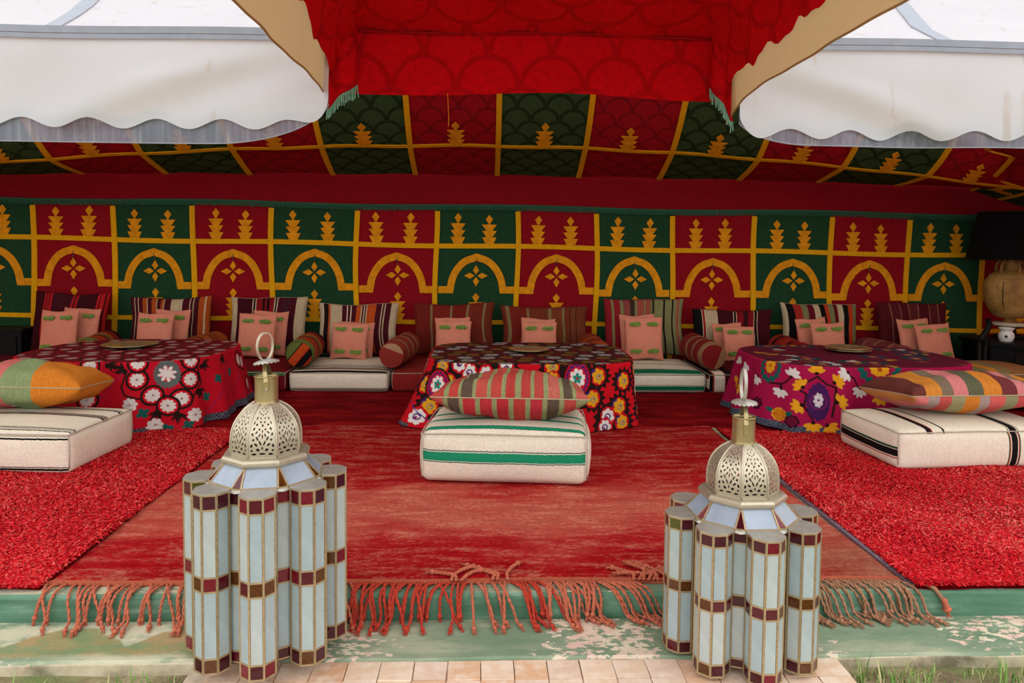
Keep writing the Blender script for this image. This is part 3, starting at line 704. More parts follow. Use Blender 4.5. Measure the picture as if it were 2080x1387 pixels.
# dome profile (apothem, height) and facet mapping
DP = [(.1035, 0), (.1055, .022), (.1050, .05), (.101, .078), (.092, .104), (.077, .127), (.058, .145), (.037, .158)]
_l = [0]
for a, b in zip(DP, DP[1:]): _l.append(_l[-1]+math.hypot(b[0]-a[0], b[1]-a[1]))
DL = _l[-1]
def dprof(s):
    i = max(k for k in range(len(_l)-1) if _l[k] <= s+1e-9 or k == 0); t = (s-_l[i])/(_l[i+1]-_l[i]); t = min(max(t, 0), 1)
    # Catmull-Rom for a smooth bell
    p0, p1, p2, p3 = DP[max(i-1, 0)], DP[i], DP[i+1], DP[min(i+2, len(DP)-1)]
    f = lambda a, b, c, d: .5*((2*b)+(-a+c)*t+(2*a-5*b+4*c-d)*t*t+(-a+3*b-3*c+d)*t**3)
    return f(p0[0], p1[0], p2[0], p3[0]), f(p0[1], p1[1], p2[1], p3[1])
T8 = math.tan(PI/8); W0 = .1035*T8
def facet_mesh():
    holes = []
    def H(u, b, ru, rb, rot=0, n=8, sym=True):
        for s in ((1, -1) if sym and abs(u) > 1e-6 else (1,)):
            pts = []
            for k in range(n):
                a = 2*PI*k/n+.2; x, y = ru*math.cos(a), rb*math.sin(a); r = R(rot)*s
                pts.append((s*u*W0+x*math.cos(r)-y*math.sin(r), b+x*math.sin(r)+y*math.cos(r)))
            holes.append(pts)
    k = 1.0
    H(0, .017, .0095, .0026); H(.58, .016, .0075, .0028, 0); H(.72, .027, .0042, .0042, 40, 4); H(.30, .029, .0058, .0042, 30)
    H(0, .034, .0022, .0055); H(.74, .042, .0034, .0060, 15); H(.44, .045, .0065, .0032, 40); H(.15, .050, .0026, .0085, -24)
    H(.62, .060, .0046, .0046, 0, 4); H(.36, .064, .0028, .0075, -30); H(0, .070, .0022, .0075); H(.20, .074, .0022, .0068, 24); H(.70, .077, .0030, .0055, -20)
    H(.42, .083, .0024, .0058, 45); H(.22, .092, .0040, .0040, 0, 4); H(.62, .094, .0032, .0050, 30); H(0, .086, .002, .005)
    H(.44, .107, .0036, .0036); H(0, .104, .0028, .0050); H(.16, .115, .0022, .0046, -30); H(.66, .113, .0022, .0060, 22)
    H(.20, .128, .0038, .0034, 0, 4); H(.50, .128, .0024, .0062, 18); H(0, .138, .0022, .0036); H(.24, .143, .0030, .0030); H(.42, .150, .002, .0045, 15)
    H(0, .153, .0028, .0028); H(.25, .163, .0030, .0030); H(0, .168, .0022, .0022)
    pts = []; edges = []
    def ring(ps):
        b = len(pts); n = len(ps); pts.extend(ps); edges.extend((b+i, b+(i+1) % n) for i in range(n))
    nb = 22
    bd = [(-W0, DL*i/nb) for i in range(nb+1)]+[(W0, DL*i/nb) for i in range(nb, -1, -1)]
    ring([(x, y) for x, y in bd])
    for h in holes: ring(h)
    def inh(x, y):
        for h in holes:
            c = False; n = len(h)
            for i in range(n):
                (x1, y1), (x2, y2) = h[i], h[(i+1) % n]
                if (y1 > y) != (y2 > y) and x < (x2-x1)*(y-y1)/(y2-y1)+x1: c = not c
            if c: return True
        return False
    for i in range(1, 8):
        for j in range(1, nb):
            x, y = -W0+2*W0*i/8, DL*j/nb
            if not inh(x, y): pts.append((x, y))
    v, e, f = delaunay_2d_cdt([Vector(p) for p in pts], edges, [], 0, 1e-6)[:3]
    F = []
    for t in f:
        cx = sum(v[i].x for i in t)/len(t); cy = sum(v[i].y for i in t)/len(t)
        if not inh(cx, cy): F.append(t)
    V = []
    for p in v:
        a, z = dprof(p.y); V.append((a, p.x/W0*a*T8, z))
    # thickness
    n = len(V); V2 = V+[(x-.0022, y*.985, z) for x, y, z in V]
    cnt = {}
    for t in F:
        for i in range(len(t)): ed = (t[i], t[(i+1) % len(t)]); cnt[ed] = 1
    F2 = [tuple(t) for t in F]+[tuple(n+i for i in reversed(t)) for t in F]
    for (a, b) in cnt:
        if (b, a) not in cnt: F2.append((b, a, n+a, n+b))
    return mesh('pierced_panel', V2, F2, M_pierced)
FACET = facet_mesh()
g = G(); pr = []
for i in range(15): a, z = dprof(DL*i/14); pr.append(((a/math.cos(PI/8))*math.cos(PI/8), a*T8, z))
g.tube(pr, .0036, 6); RIB = g.me('rib', M_pierced, True)
def pane_mesh(name, wd, h, mat): g = G(); g.box((0, 0, 0), (.003, wd, h)); return g.me(name, mat)
AP, RC = .0505, .200
def lantern(label, x, y, z0, rot, zb, zt, kind):
    t = thing('lantern', label, 'lantern', (x, y, z0), 0, 'glass and brass floor lanterns')
    h = zt-zb; hs = h*.070; ht = (h-3*hs-6*.0055)/2      # small squares, tall panes
    rows = []; z = zb+.0055
    for k in range(5): hh = hs if k % 2 == 0 else ht; rows.append((z, hh, k)); z += hh+.0055
    fwid = 2*AP*T8
    small = [pane_mesh('coloured_pane', fwid-.008, hs, m_) for m_ in M_wine+[M_olive]]
    tall = [pane_mesh('frosted_pane', fwid-.008, ht, m_) for m_ in M_clear]
    # frame of one tube
    g = G(); ring = oct_(AP, 0)
    for (px, py, _) in ring: g.bar((px, py, zb), (px, py, zt), .0062, .0062)
    zs = [zb+.002]+[r[0]+r[1]+.00275 for r in rows]; zs[-1] = zt-.002
    for zz in zs:
        for k in range(8):
            a, b = ring[k], ring[(k+1) % 8]; g.bar((a[0], a[1], zz), (b[0], b[1], zz), .0055, .0055)
    FR = g.me('tube_frame', M_came)
    g = G(); V = oct_(AP+.003, zt+.0005)+oct_(AP+.003, zt+.004); g.add(V, [tuple(range(8))[::-1], tuple(range(8, 16))]+[(k, (k+1) % 8, 8+(k+1) % 8, 8+k) for k in range(8)])
    CAP = g.me('tube_cap', M_tin)
    g = G(); V = oct_(AP, zb-.003)+oct_(AP, zb+.001); g.add(V, [tuple(range(8))[::-1], tuple(range(8, 16))]+[(k, (k+1) % 8, 8+(k+1) % 8, 8+k) for k in range(8)])
    BOT = g.me('tube_bottom', M_tin)
    for i in range(8):
        an = -PI/2+R(rot)+i*PI/4; px, py = RC*math.cos(an), RC*math.sin(an)
        tb = link('tube', FR, t, (px, py, 0), (0, 0, an)); link('tube_cap', CAP, tb); link('tube_bottom', BOT, tb)
        for fk in (-2, -1, 0, 1, 2):
            ph = fk*PI/4
            for (zz, hh, k) in rows:
                me = random.choice(small[:5] if k != 2 else (small[:4]+[small[3]])) if k % 2 == 0 else random.choice(tall)
                if k == 4 and random.random() < .06: me = small[5]
                link('pane', me, tb, (AP*math.cos(ph), AP*math.sin(ph), zz+hh/2), (0, 0, ph))
        # recessed wall between this tube and the next
        am = an+PI/8; ra = .172
        g = G(); gw = .058
        for s in (-1, 1): g.bar((0, s*gw/2, zb+.01), (0, s*gw/2, zt), .005, .005)
        for zz in zs: g.bar((0, -gw/2, min(max(zz, zb+.012), zt-.002)), (0, gw/2, min(max(zz, zb+.012), zt-.002)), .005, .005)
        ws = g.build('recess_frame', M_came, t, False, (ra*math.cos(am), ra*math.sin(am), 0), (0, 0, am))
        for (zz, hh, k) in rows:
            o = link('pane', pane_mesh('pane', gw-.005, hh, random.choice(M_wine) if k % 2 == 0 else random.choice(M_clear)), ws, (-.001, 0, zz+hh/2))
    # deck, skirt of mirrors, collar
    rz = -PI/2+R(rot)
    g = G(); V = oct_(.176, zt-.006)+oct_(.172, zt+.002); g.add(V, [tuple(range(8))[::-1], tuple(range(8, 16))]+[(k, (k+1) % 8, 8+(k+1) % 8, 8+k) for k in range(8)]); g.build('deck', M_tin, t, False, (0, 0, 0), (0, 0, rz))
    at, ab, z1, z2 = .1165, .170, zt+.058, zt+.004; hw = at*T8
    g = G(); pan = []; tri = []
    for k in range(8):
        ph = k*PI/4; c, s = math.cos(ph), math.sin(ph); P = lambda a, b, z: Vector((a*c-b*s, a*s+b*c, z))
        A, B, C_, D = P(at, -hw, z1), P(at, hw, z1), P(ab, hw*1.12, z2), P(ab, -hw*1.12, z2); pan.append((A, B, C_, D))
        ph2 = (k+1)*PI/4; c2, s2 = math.cos(ph2), math.sin(ph2); E_ = Vector((ab*c2+hw*1.12*s2, ab*s2-hw*1.12*c2, z2)); tri.append((B, E_, C_))
        for a_, b_ in ((A, D), (B, C_), (C_, D), (C_, E_)): g.bar(a_, b_, .0055, .0055)
    sk = g.build('skirt_frame', M_came, t, False, (0, 0, 0), (0, 0, rz))
    M_mir = MATS.get('mirror') or MATS.setdefault('mirror', glass('mirror_glass', '#9aa4b2', .12, .05, .2, 12))
    for q in pan:
        nrm = (q[1]-q[0]).cross(q[3]-q[0]).normalized(); cen = sum(q, Vector())/4
        if nrm.dot(Vector((cen.x, cen.y, .1))) < 0: nrm = -nrm
        qq = [cen+(p-cen)*.93 for p in q]; V = [p+nrm*.001 for p in qq]+[p-nrm*.002 for p in qq]
        ob('mirror_pane', V, [(0, 1, 2, 3), (7, 6, 5, 4), (0, 4, 5, 1), (1, 5, 6, 2), (2, 6, 7, 3), (3, 7, 4, 0)], M_mir, sk)
    for q in tri:
        cen = sum(q, Vector())/3; nrm = (q[1]-q[0]).cross(q[2]-q[0]).normalized()
        qq = [cen+(p-cen)*.85 for p in q]; V = [p+nrm*.001 for p in qq]+[p-nrm*.002 for p in qq]
        ob('wine_pane', V, [(0, 1, 2), (5, 4, 3), (0, 3, 4, 1), (1, 4, 5, 2), (2, 5, 3, 0)], random.choice(M_wine), sk)
    g = G(); r_ = .1185
    V = []; F = []; n = 8; pr = [(-.006, -.012), (.008, -.012), (.0135, -.004), (.0135, .004), (.008, .011), (-.002, .013), (-.012, .012)]
    for (dr, dz) in pr: V += oct_(r_+dr, z1+.008+dz)
    for i in range(len(pr)-1): F += [(i*8+k, i*8+(k+1) % 8, (i+1)*8+(k+1) % 8, (i+1)*8+k) for k in range(8)]
    ob('collar', V, F, M_pierced, t, False, None, (0, 0, 0), (0, 0, rz))
    zd = z1+.019
    dm = G(); dm.lathe([(.1, 0), (.107, .002), (.107, .006), (.1, .008)], 8); 
    dome = link('dome', mesh('dome', oct_(.106, 0)+oct_(.106, .006)+oct_(.1, .006), [(k, (k+1) % 8, 8+(k+1) % 8, 8+k) for k in range(8)]+[(8+k, 8+(k+1) % 8, 16+(k+1) % 8, 16+k) for k in range(8)], M_pierced), t, (0, 0, zd), (0, 0, rz))
    for k in range(8):
        link('pierced_panel', FACET, dome, (0, 0, .001), (0, 0, k*PI/4)); link('rib', RIB, dome, (0, 0, .001), (0, 0, k*PI/4))
    zn = zd+.156
    g = G(); g.lathe([(.040, -.004), (.0375, .0), (.037, .012), (.0365, .08), (.0375, .086), (.0395, .088), (.0385, .091), (.0355, .090), (.0345, .08), (.0345, .0)], 32, (0, 0, zn), False)
    g.lathe([(.0, .02), (.034, .02)], 24, (0, 0, zn), False); g.build('neck', M_brass, t, True)
    zt2 = zn+.09
    def rosette(z, r, tilt):
        V = [(0, 0, .008)]; N = 48
        for k in range(N): a = 2*PI*k/N; V.append((.6*r*math.cos(a), .6*r*math.sin(a), .004))
        for k in range(N): a = 2*PI*k/N; q = r*(1+.05*abs(math.sin(a*9))); V.append((q*math.cos(a), q*math.sin(a), -.004+.003*math.cos(a*18)))
        for k in range(N): a = 2*PI*k/N; q = r*(1+.05*abs(math.sin(a*9))); V.append((q*math.cos(a), q*math.sin(a), -.007+.003*math.cos(a*18)))
        V.append((0, 0, 0))
        F = [(0, 1+k, 1+(k+1) % N) for k in range(N)]+[(1+k, 1+N+k, 1+N+(k+1) % N, 1+(k+1) % N) for k in range(N)]+[(1+N+k, 1+2*N+k, 1+2*N+(k+1) % N, 1+N+(k+1) % N) for k in range(N)]+[(3*N+1, 1+2*N+(k+1) % N, 1+2*N+k) for k in range(N)]
        return ob('rosette', V, F, M_tin, t, True, None, (0, 0, z), tilt)
    def strap(pts, wd=.013, th=.0022, nrm=(0, -1, 0)):
        V = []; F = []; n_ = Vector(nrm)
        for i, p in enumerate(pts):
            p = Vector(p); d = (Vector(pts[min(i+1, len(pts)-1)])-Vector(pts[max(i-1, 0)])).normalized(); sd = d.cross(n_).normalized()*wd/2; nn = sd.cross(d).normalized()*th/2
            V += [p+sd+nn, p-sd+nn, p-sd-nn, p+sd-nn]
        for i in range(len(pts)-1):
            for k in range(4): F.append((i*4+k, i*4+(k+1) % 4, i*4+4+(k+1) % 4, i*4+4+k))
        F += [(3, 2, 1, 0), tuple(len(pts)*4-4+k for k in range(4))]; return V, F
    if kind == 'ring':
        V, F = strap([(.012, -.0385, zn+.045), (.010, -.0395, zn+.075), (.004, -.030, zn+.105), (-.002, -.012, zn+.125), (-.003, 0, zn+.133)]); ob('strap', V, F, M_brass, t)
        V, F = strap([(0, .0385, zn+.045), (0, .0395, zn+.075), (0, .030, zn+.105), (-.002, .012, zn+.125), (-.003, 0, zn+.133)]); ob('strap', V, F, M_brass, t)
        g = G(); g.tube([(.012, -.0395, zn+.052), (.012, -.0430, zn+.052)], .0042, 8); g.build('rivet', M_tin, t)
        rosette(zn+.137, .040, (R(-3), R(-8), 0))
        V = []; F = []; N = 32
        for k in range(N):
            a = 2*PI*k/N; cx, cz = math.sin(a), math.cos(a)
            for (rr, yy) in ((1, -.005), (1, .005), (.90, .005), (.90, -.005)): V.append((.031*cx*rr, yy, .047*cz*rr))
        F = [(k*4+q, k*4+(q+1) % 4, ((k+1) % N)*4+(q+1) % 4, ((k+1) % N)*4+q) for k in range(N) for q in range(4)]
        ob('hanging_ring', V, F, M_pierced, t, False, None, (-.004, 0, zn+.184), (0, 0, R(52)))
    else:
        V, F = strap([(-.006, -.0385, zn+.030), (-.006, -.0395, zn+.070), (-.004, -.030, zn+.105), (0, -.010, zn+.130), (0, 0, zn+.136)], .014); ob('strap', V, F, M_brass, t)
        V, F = strap([(.008, .0385, zn+.040), (.008, .0395, zn+.070), (.006, .030, zn+.105), (.003, .010, zn+.130), (0, 0, zn+.136)], .014); ob('strap', V, F, M_brass, t)
        g = G(); g.tube([(-.006, -.0390, zn+.04), (-.006, -.0430, zn+.04)], .005, 8); g.build('rivet', M_brass, t)
        rosette(zn+.140, .041, (R(2), 0, 0))
        V = []; F = []; N = 32
        for k in range(N):
            a = 2*PI*k/N; cx, cz = math.sin(a), math.cos(a)
            for (rr, yy) in ((1, -.0055), (1, .0055), (.90, .0055), (.90, -.0055)): V.append((.034*cx*rr, yy, .054*cz*rr))
        F = [(k*4+q, k*4+(q+1) % 4, ((k+1) % N)*4+(q+1) % 4, ((k+1) % N)*4+q) for k in range(N) for q in range(4)]
        ob('hanging_ring', V, F, M_tin, t, False, None, (-.004, 0, zn+.196), (0, R(-4), R(84)))
    # foot below the tubes
    g = G(); V = oct_(.085, 0)+oct_(.10, zb*.45)+oct_(.14, zb+.004); g.add(V, [tuple(range(8))[::-1]]+[(i*8+k, i*8+(k+1) % 8, (i+1)*8+(k+1) % 8, (i+1)*8+k) for i in range(2) for k in range(8)]+[tuple(range(16, 24))]); g.build('foot', M_tin, t, False, (0, 0, 0), (0, 0, rz))
    return t
lantern('taller glass and brass lantern with an upright hanging ring, left of the entrance', -.711, 2.405, -.09, 9.0, .040, .590, 'ring')
lantern('shorter glass and brass lantern right of the entrance, its ring seen edge-on', .858, 2.395, -.09, 2.3, .012, .462, 'blade')
# ================================================================== POUFS AND SEATS
CREAM = '#e3d8c4'
def wob(p, s=1.0, k=1.0):
    x, y, z = p; return s*(.5*math.sin(x*11*k+z*7+1.3)+.3*math.sin(y*17*k-z*9+.4)+.25*math.sin((x+y)*23*k+2.2))
def pouf_mesh(name, w_, d_, h_, mat, wrap='y', r=.035, puff=.018, wr=.0035, plain_s=.0, front_mat=None):
    """soft block: base centred on the origin, front towards -y.  UV.x runs in metres along the wrapped stripe direction"""
    V = []; F = []; UV = []; MI = []; hw, hd = w_/2, d_/2; n = 14
    tt = [-1, -.985, -.95, -.9, -.8, -.62, -.4, -.13, .13, .4, .62, .8, .9, .95, .985, 1]; n = len(tt)
    def put(a, b, c):
        p = Vector((a*hw, b*hd, c*h_/2)); rr = min(r, h_*.45)
        q = Vector((max(-hw+rr, min(hw-rr, p.x)), max(-hd+rr, min(hd-rr, p.y)), max(-h_/2+rr, min(h_/2-rr, p.z))))
        dlt = p-q; v = q+(dlt.normalized()*rr if dlt.length > 1e-9 else Vector())
        pa, pb, pc = 1-a*a, 1-b*b, 1-c*c
        v.x += puff*a*pb*pc*1.1; v.y += puff*b*pa*pc*1.1
        if c > 0: v.z += puff*1.1*c*(pa*pb)**.6 - .012*(1-(pa*pb)**.25)
        k = wob(v, wr); v.x += k*(1 if abs(a) > .9 else .3); v.y += k*(1 if abs(b) > .9 else .3); v.z += k*(.6 if c > -.5 else .1)
        v.z += h_/2; v.z = max(v.z, .001); return v
    def face(f, uvf):
        b0 = len(V)
        for v_ in tt:
            for u_ in tt: V.append(put(*f(u_, v_)))
        for i in range(n-1):
            for j in range(n-1):
                q = (b0+i*n+j, b0+i*n+j+1, b0+(i+1)*n+j+1, b0+(i+1)*n+j); F.append(q); MI.append(1 if b0 == 0 and front_mat else 0)
                for (ii, jj) in ((i, j), (i, j+1), (i+1, j+1), (i+1, j)): UV.append(uvf(tt[jj], tt[ii]))
    X = lambda a: (a+1)*hw; Y = lambda b: (b+1)*hd; Z = lambda c: (c+1)*h_/2
    if wrap == 'y':      # stripes run along x, wrapping front -> top -> back
        face(lambda u, v: (u, -1, v), lambda u, v: (Z(v), X(u)))
        face(lambda u, v: (u, v, 1), lambda u, v: (h_+Y(v), X(u)))
        face(lambda u, v: (-u, 1, v), lambda u, v: (h_+d_+h_-Z(v), X(-u)))
        face(lambda u, v: (1, u, v), lambda u, v: (plain_s+.0001*u, Y(u)+Z(v)))
        face(lambda u, v: (-1, -u, v), lambda u, v: (plain_s+.0001*u, Y(u)+Z(v)))
    else:                # stripes run front to back, wrapping left -> top -> right; front shows them upright
        face(lambda u, v: (u, -1, v), lambda u, v: (h_+X(u)+.05*0, Z(v)))
        face(lambda u, v: (u, v, 1), lambda u, v: (h_+X(u), Y(v)))
        face(lambda u, v: (-u, 1, v), lambda u, v: (h_+X(-u), Z(v)))
        face(lambda u, v: (1, u, v), lambda u, v: (h_+w_+h_-Z(v), Y(u)))
        face(lambda u, v: (-1, -u, v), lambda u, v: (Z(v), Y(u)))
    face(lambda u, v: (u, -v, -1), lambda u, v: (plain_s, 0))
    return mesh(name, V, F, mat, True, np.array(UV), mats=[mat]+([front_mat] if front_mat else []), mi=MI)
def pouf(label, x, y, rz, w_, d_, h_, mat, wrap='y', plain_s=.0, name='floor_pouf', cat='pouf', group=None, z=.016, **k):
    t = thing(name, label, cat, (x, y, z), R(rz), group)
    link('cover', pouf_mesh('cover', w_, d_, h_, mat, wrap, plain_s=plain_s, **k), t)
    # piped seams round the top and up the front corners
    g = G(); hw, hd = w_/2-.006, d_/2-.006
    c = [(-hw, -hd), (hw, -hd), (hw, hd), (-hw, hd)]
    for i in range(4):
        a, b = Vector(c[i]), Vector(c[(i+1) % 4]); N = 12; pts = []
        for s in range(N+1):
            q = a.lerp(b, s/N); e = 1-(2*s/N-1)**2; out = Vector((q.x, q.y)); out = Vector((out.x*(1 if abs(out.x) > hw-.001 else 0), out.y*(1 if abs(out.y) > hd-.001 else 0)))
            if out.length: out.normalize()
            pts.append((q.x+out.x*.004*e, q.y+out.y*.004*e, h_-.016+.004*e+wob((q.x, q.y, h_), .002)))
        g.tube(pts, .0035, 5)
    for (px, py) in c: g.tube([(px*.993, py*.993, .03), (px, py, h_*.5), (px*.995, py*.995, h_-.02)], .003, 5)
    g.build('piping', M_pipe, t, True); return t
M_pipe = fabric('cream_piping', '#b9ae9c', .25, 60)
K = '#17120f'; BR = '#3b2a20'
# left front: cream, black bands
sp = [(.012, CREAM), (.016, K), (.006, CREAM), (.005, K), (.155, CREAM), (.012, K), (.006, CREAM), (.004, '#5c6b4a'), (.006, CREAM), (.030, CREAM), (.012, K), (.008, CREAM), (.005, K), (.012, CREAM), (.006, K), (.006, CREAM), (.007, K), (.24, CREAM), (.02, BR), (.006, CREAM), (.012, BR), (.006, CREAM), (.008, BR), (.12, CREAM), (.02, K), (.006, CREAM), (.01, K), (.5, CREAM)]
M_p1 = stripes('cream_kilim_black', sp, fade=.1, fuzz=.2, wob=.010)
pouf('cream floor pouf with thin black bands, in front of the left table', -2.625, 4.275, -3.5, .90, .63, .225, M_p1, 'y', .1)
GR = '#1f8a62'; GD = '#17513f'
sp = [(.112, CREAM), (.004, GD), (.006, CREAM), (.054, GR), (.006, CREAM), (.004, GD), (.125, CREAM), (.003, GD), (.018, GR), (.012, GR), (.005, CREAM), (.003, GD), (.10, CREAM), (.004, GD), (.022, GR), (.004, CREAM), (.003, GD), (.10, CREAM), (.004, GD), (.025, GR), (.2, CREAM), (.5, CREAM)]
M_p2 = stripes('cream_kilim_green', sp, fade=.1, fuzz=.22, wob=.012)
pouf('cream floor pouf with one broad green band, in the middle of the carpet', .125, 4.085, -5.0, .875, .64, .272, M_p2, 'y', .05, puff=.028, r=.05)
RD = '#a8352c'
sp = [(.055, CREAM), (.004, K), (.004, RD), (.004, CREAM), (.004, '#1d5a3c'), (.048, K), (.004, CREAM), (.004, RD), (.004, K), (.004, '#2a6a4a'), (.265, CREAM), (.028, K), (.004, '#1d5a3c'), (.004, RD), (.006, CREAM), (.045, CREAM), (.004, K), (.006, CREAM), (.014, K), (.38, CREAM), (.005, '#1d5a3c'), (.004, RD), (.005, CREAM), (.04, K), (.005, CREAM), (.004, RD), (.004, '#1d5a3c'), (.6, CREAM)]
M_p3 = stripes('cream_kilim_black_upright', sp, fade=.1, fuzz=.2)
M_p3f = stripes('cream_kilim_black_front', [(.885, CREAM)]+sp[20:], fade=.1, fuzz=.2)
pouf('cream floor pouf with broad black bands, in front of the right table', 2.80, 4.34, 4.0, 1.02, .60, .225, M_p3, 'x', puff=.02, front_mat=M_p3f)

# seats along the back wall
MAR = '#6a0c18'
M_s_red = stripes('maroon_seat_green_band', [(.14, MAR), (.006, '#2c1a10'), (.05, '#3d6336'), (.008, MAR), (1.2, '#7a0d1a')], fade=.25)
M_s_cream = stripes('cream_seat_black', [(.010, CREAM), (.009, K), (.006, CREAM), (.006, K), (.150, CREAM), (.040, K), (.030, CREAM), (.016, K), (.040, '#8a7460'), (.014, K), (.040, CREAM), (.030, K), (.05, CREAM), (.015, K), (1.0, CREAM)], fade=.12)
M_s_kil = stripes('red_kilim_seat', [(.15, '#7c1a1c'), (.5, '#8a2420'), (.07, '#7c1a1c'), (.02, '#9a8660'), (.3, '#8a2420'), (.4, '#6d141a')], fade=.4)
M_s_green = stripes('cream_seat_green', [(.012, CREAM), (.003, GD), (.006, CREAM), (.036, '#146a4a'), (.006, CREAM), (.003, GD), (.10, CREAM), (.004, GD), (.012, CREAM), (.135, '#146a4a'), (.02, CREAM), (.01, GD), (.22, CREAM), (.02, GD), (.6, CREAM)], fade=.12)
M_s_str = stripes('black_cream_red_seat', [(.03, '#5d0d17'), (.10, CREAM), (.008, K), (.01, RD), (.06, '#120d0c'), (.01, RD), (.09, CREAM), (.015, '#5d0d17'), (.05, K), (.2, '#5d0d17'), (.1, CREAM), (.05, K), (.3, '#5d0d17'), (.5, '#6a0c18')], fade=.2)
M_s_mar = stripes('plain_maroon_seat', [(.3, '#5d0d17'), (.3, '#66101a'), (.5, '#5d0d17')], fade=.35)
seats = [(-4.75, -3.98, M_s_mar, 'y', 'dark maroon floor seat at the far left, beside the black chest'),
         (-3.95, -3.21, M_s_red, 'y', 'maroon floor seat with a green band, leftmost behind the left table'),
         (-3.19, -2.45, M_s_red, 'y', 'maroon floor seat with a green band, in the middle behind the left table'),
         (-2.43, -1.665, M_s_red, 'y', 'maroon floor seat with a green band next to the cream black-striped seat'),
         (-1.64, -.815, M_s_cream, 'y', 'cream floor seat with fine black stripes under a single pink pillow'),
         (-.79, .10, M_s_kil, 'x', 'worn red kilim floor seat left behind the middle table'),
         (.12, 1.06, M_s_mar, 'y', 'plain maroon floor seat right behind the middle table'),
         (1.08, 1.875, M_s_green, 'y', 'cream floor seat with two green bands right of the middle table'),
         (1.90, 2.76, M_s_str, 'x', 'floor seat in broad black, cream and red stripes left of the right table'),
         (2.79, 3.70, M_s_mar, 'y', 'plain maroon floor seat behind the right table'),
         (3.72, 4.41, M_s_mar, 'y', 'maroon floor seat beside the black corner table')]
for (a, b, mt, wrp, lab) in seats: pouf(lab, (a+b)/2, 6.60, 0, b-a, .86, .172, mt, wrp, .08, 'floor_mattress', 'mattress', 'floor mattresses along the back wall', z=.017, r=.03, puff=.012)
# two extra poufs by the right side
M_x1 = stripes('olive_orange_kilim', [(.1, '#8a7442'), (.08, '#c0702c'), (.03, K), (.1, '#8f7448'), (.08, '#77744a'), (.05, '#c27a30'), (.1, '#7c6b44'), (.5, '#8a5a34')], fade=.25)
M_x2 = stripes('brown_black_kilim', [(.12, '#8a5a34'), (.05, K), (.1, '#6e2a20'), (.1, '#8a5a34'), (.05, K), (.6, '#7a3a2a')], fade=.25)
pouf('low olive, orange and black striped pouf behind the right table corner', 4.11, 5.80, 8, .62, .60, .30, M_x1, 'x', r=.12, puff=.03)
pouf('low brown and black striped pouf at the right edge, past the multicoloured pillow', 4.42, 5.08, 5, .66, .60, .28, M_x2, 'y', r=.12, puff=.03)

# ================================================================== PILLOWS
def pillow_mesh(name, w_, h_, t_, mat, mat2=None, seed=0, nu=26, nv=20, pinch=.055, uvo=0., rot_uv=False, sharp=.42, vsharp=None):
    """cushion standing in the xz plane, centred; front is -y"""
    V = []; F = []; UV = []; MI = []
    us = [math.sin(-PI/2+PI*i/nu) for i in range(nu+1)]; vs = [math.sin(-PI/2+PI*i/nv) for i in range(nv+1)]
    rnd = random.Random(seed); p1, p2, p3 = (rnd.uniform(0, 6) for _ in range(3))
    for side in (-1, 1):
        b0 = len(V)
        for v in vs:
            for u in us:
                x = w_/2*u*(1-pinch*(1-v*v)); z = h_/2*v*(1-pinch*1.1*(1-u*u))
                e = max(0, (1-u*u)*(1-v*v)); th = t_/2*(max(0, 1-u*u)**sharp)*(max(0, 1-v*v)**(sharp if not vsharp else vsharp))
                wv = .05*t_*e**.3*(math.sin(u*5+v*3+p1)+.7*math.sin(v*7-u*4+p2)) + .04*t_*e**.3*math.sin((u+v)*9+p3)
                V.append((x+.01*w_*math.sin(v*3+p1)*(1-abs(u)*.3), side*(th+wv*.6), z+.012*h_*math.sin(u*4+p2)))
        n = nu+1
        for j in range(nv):
            for i in range(nu):
                q = (b0+j*n+i, b0+j*n+i+1, b0+(j+1)*n+i+1, b0+(j+1)*n+i); F.append(q if side < 0 else q[::-1]); MI.append(0 if side < 0 or not mat2 else 1)
                qs = ((i, j), (i+1, j), (i+1, j+1), (i, j+1)); qs = qs if side < 0 else qs[::-1]
                for (a, b) in qs:
                    uu, vv = (us[a]+1)/2, (vs[b]+1)/2
                    UV.append((uu+(uvo if side > 0 else 0), vv) if not rot_uv else (vv, uu))
    return mesh(name, V, F, mat, True, np.array(UV), mats=[mat]+([mat2] if mat2 else []), mi=MI)
def edge_pts(w_, h_, seed, pinch=.055):
    rnd = random.Random(seed); p1, p2, p3 = (rnd.uniform(0, 6) for _ in range(3)); out = []
    per = [(-1+2*i/16, -1) for i in range(16)]+[(1, -1+2*i/12) for i in range(12)]+[(1-2*i/16, 1) for i in range(16)]+[(-1, 1-2*i/12) for i in range(13)]
    for u, v in per: out.append((w_/2*u*(1-pinch*(1-v*v))+.01*w_*math.sin(v*3+p1)*(1-abs(u)*.3), 0, h_/2*v*(1-pinch*1.1*(1-u*u))+.012*h_*math.sin(u*4+p2)))
    return out
M_seam = fabric('seam_thread', '#b8ab8a', .25, 60)
def stripe_list(s):
    """'w:hex w:hex ...'"""
    return [(float(a.split(':')[0]), '#'+a.split(':')[1]) for a in s.split()]
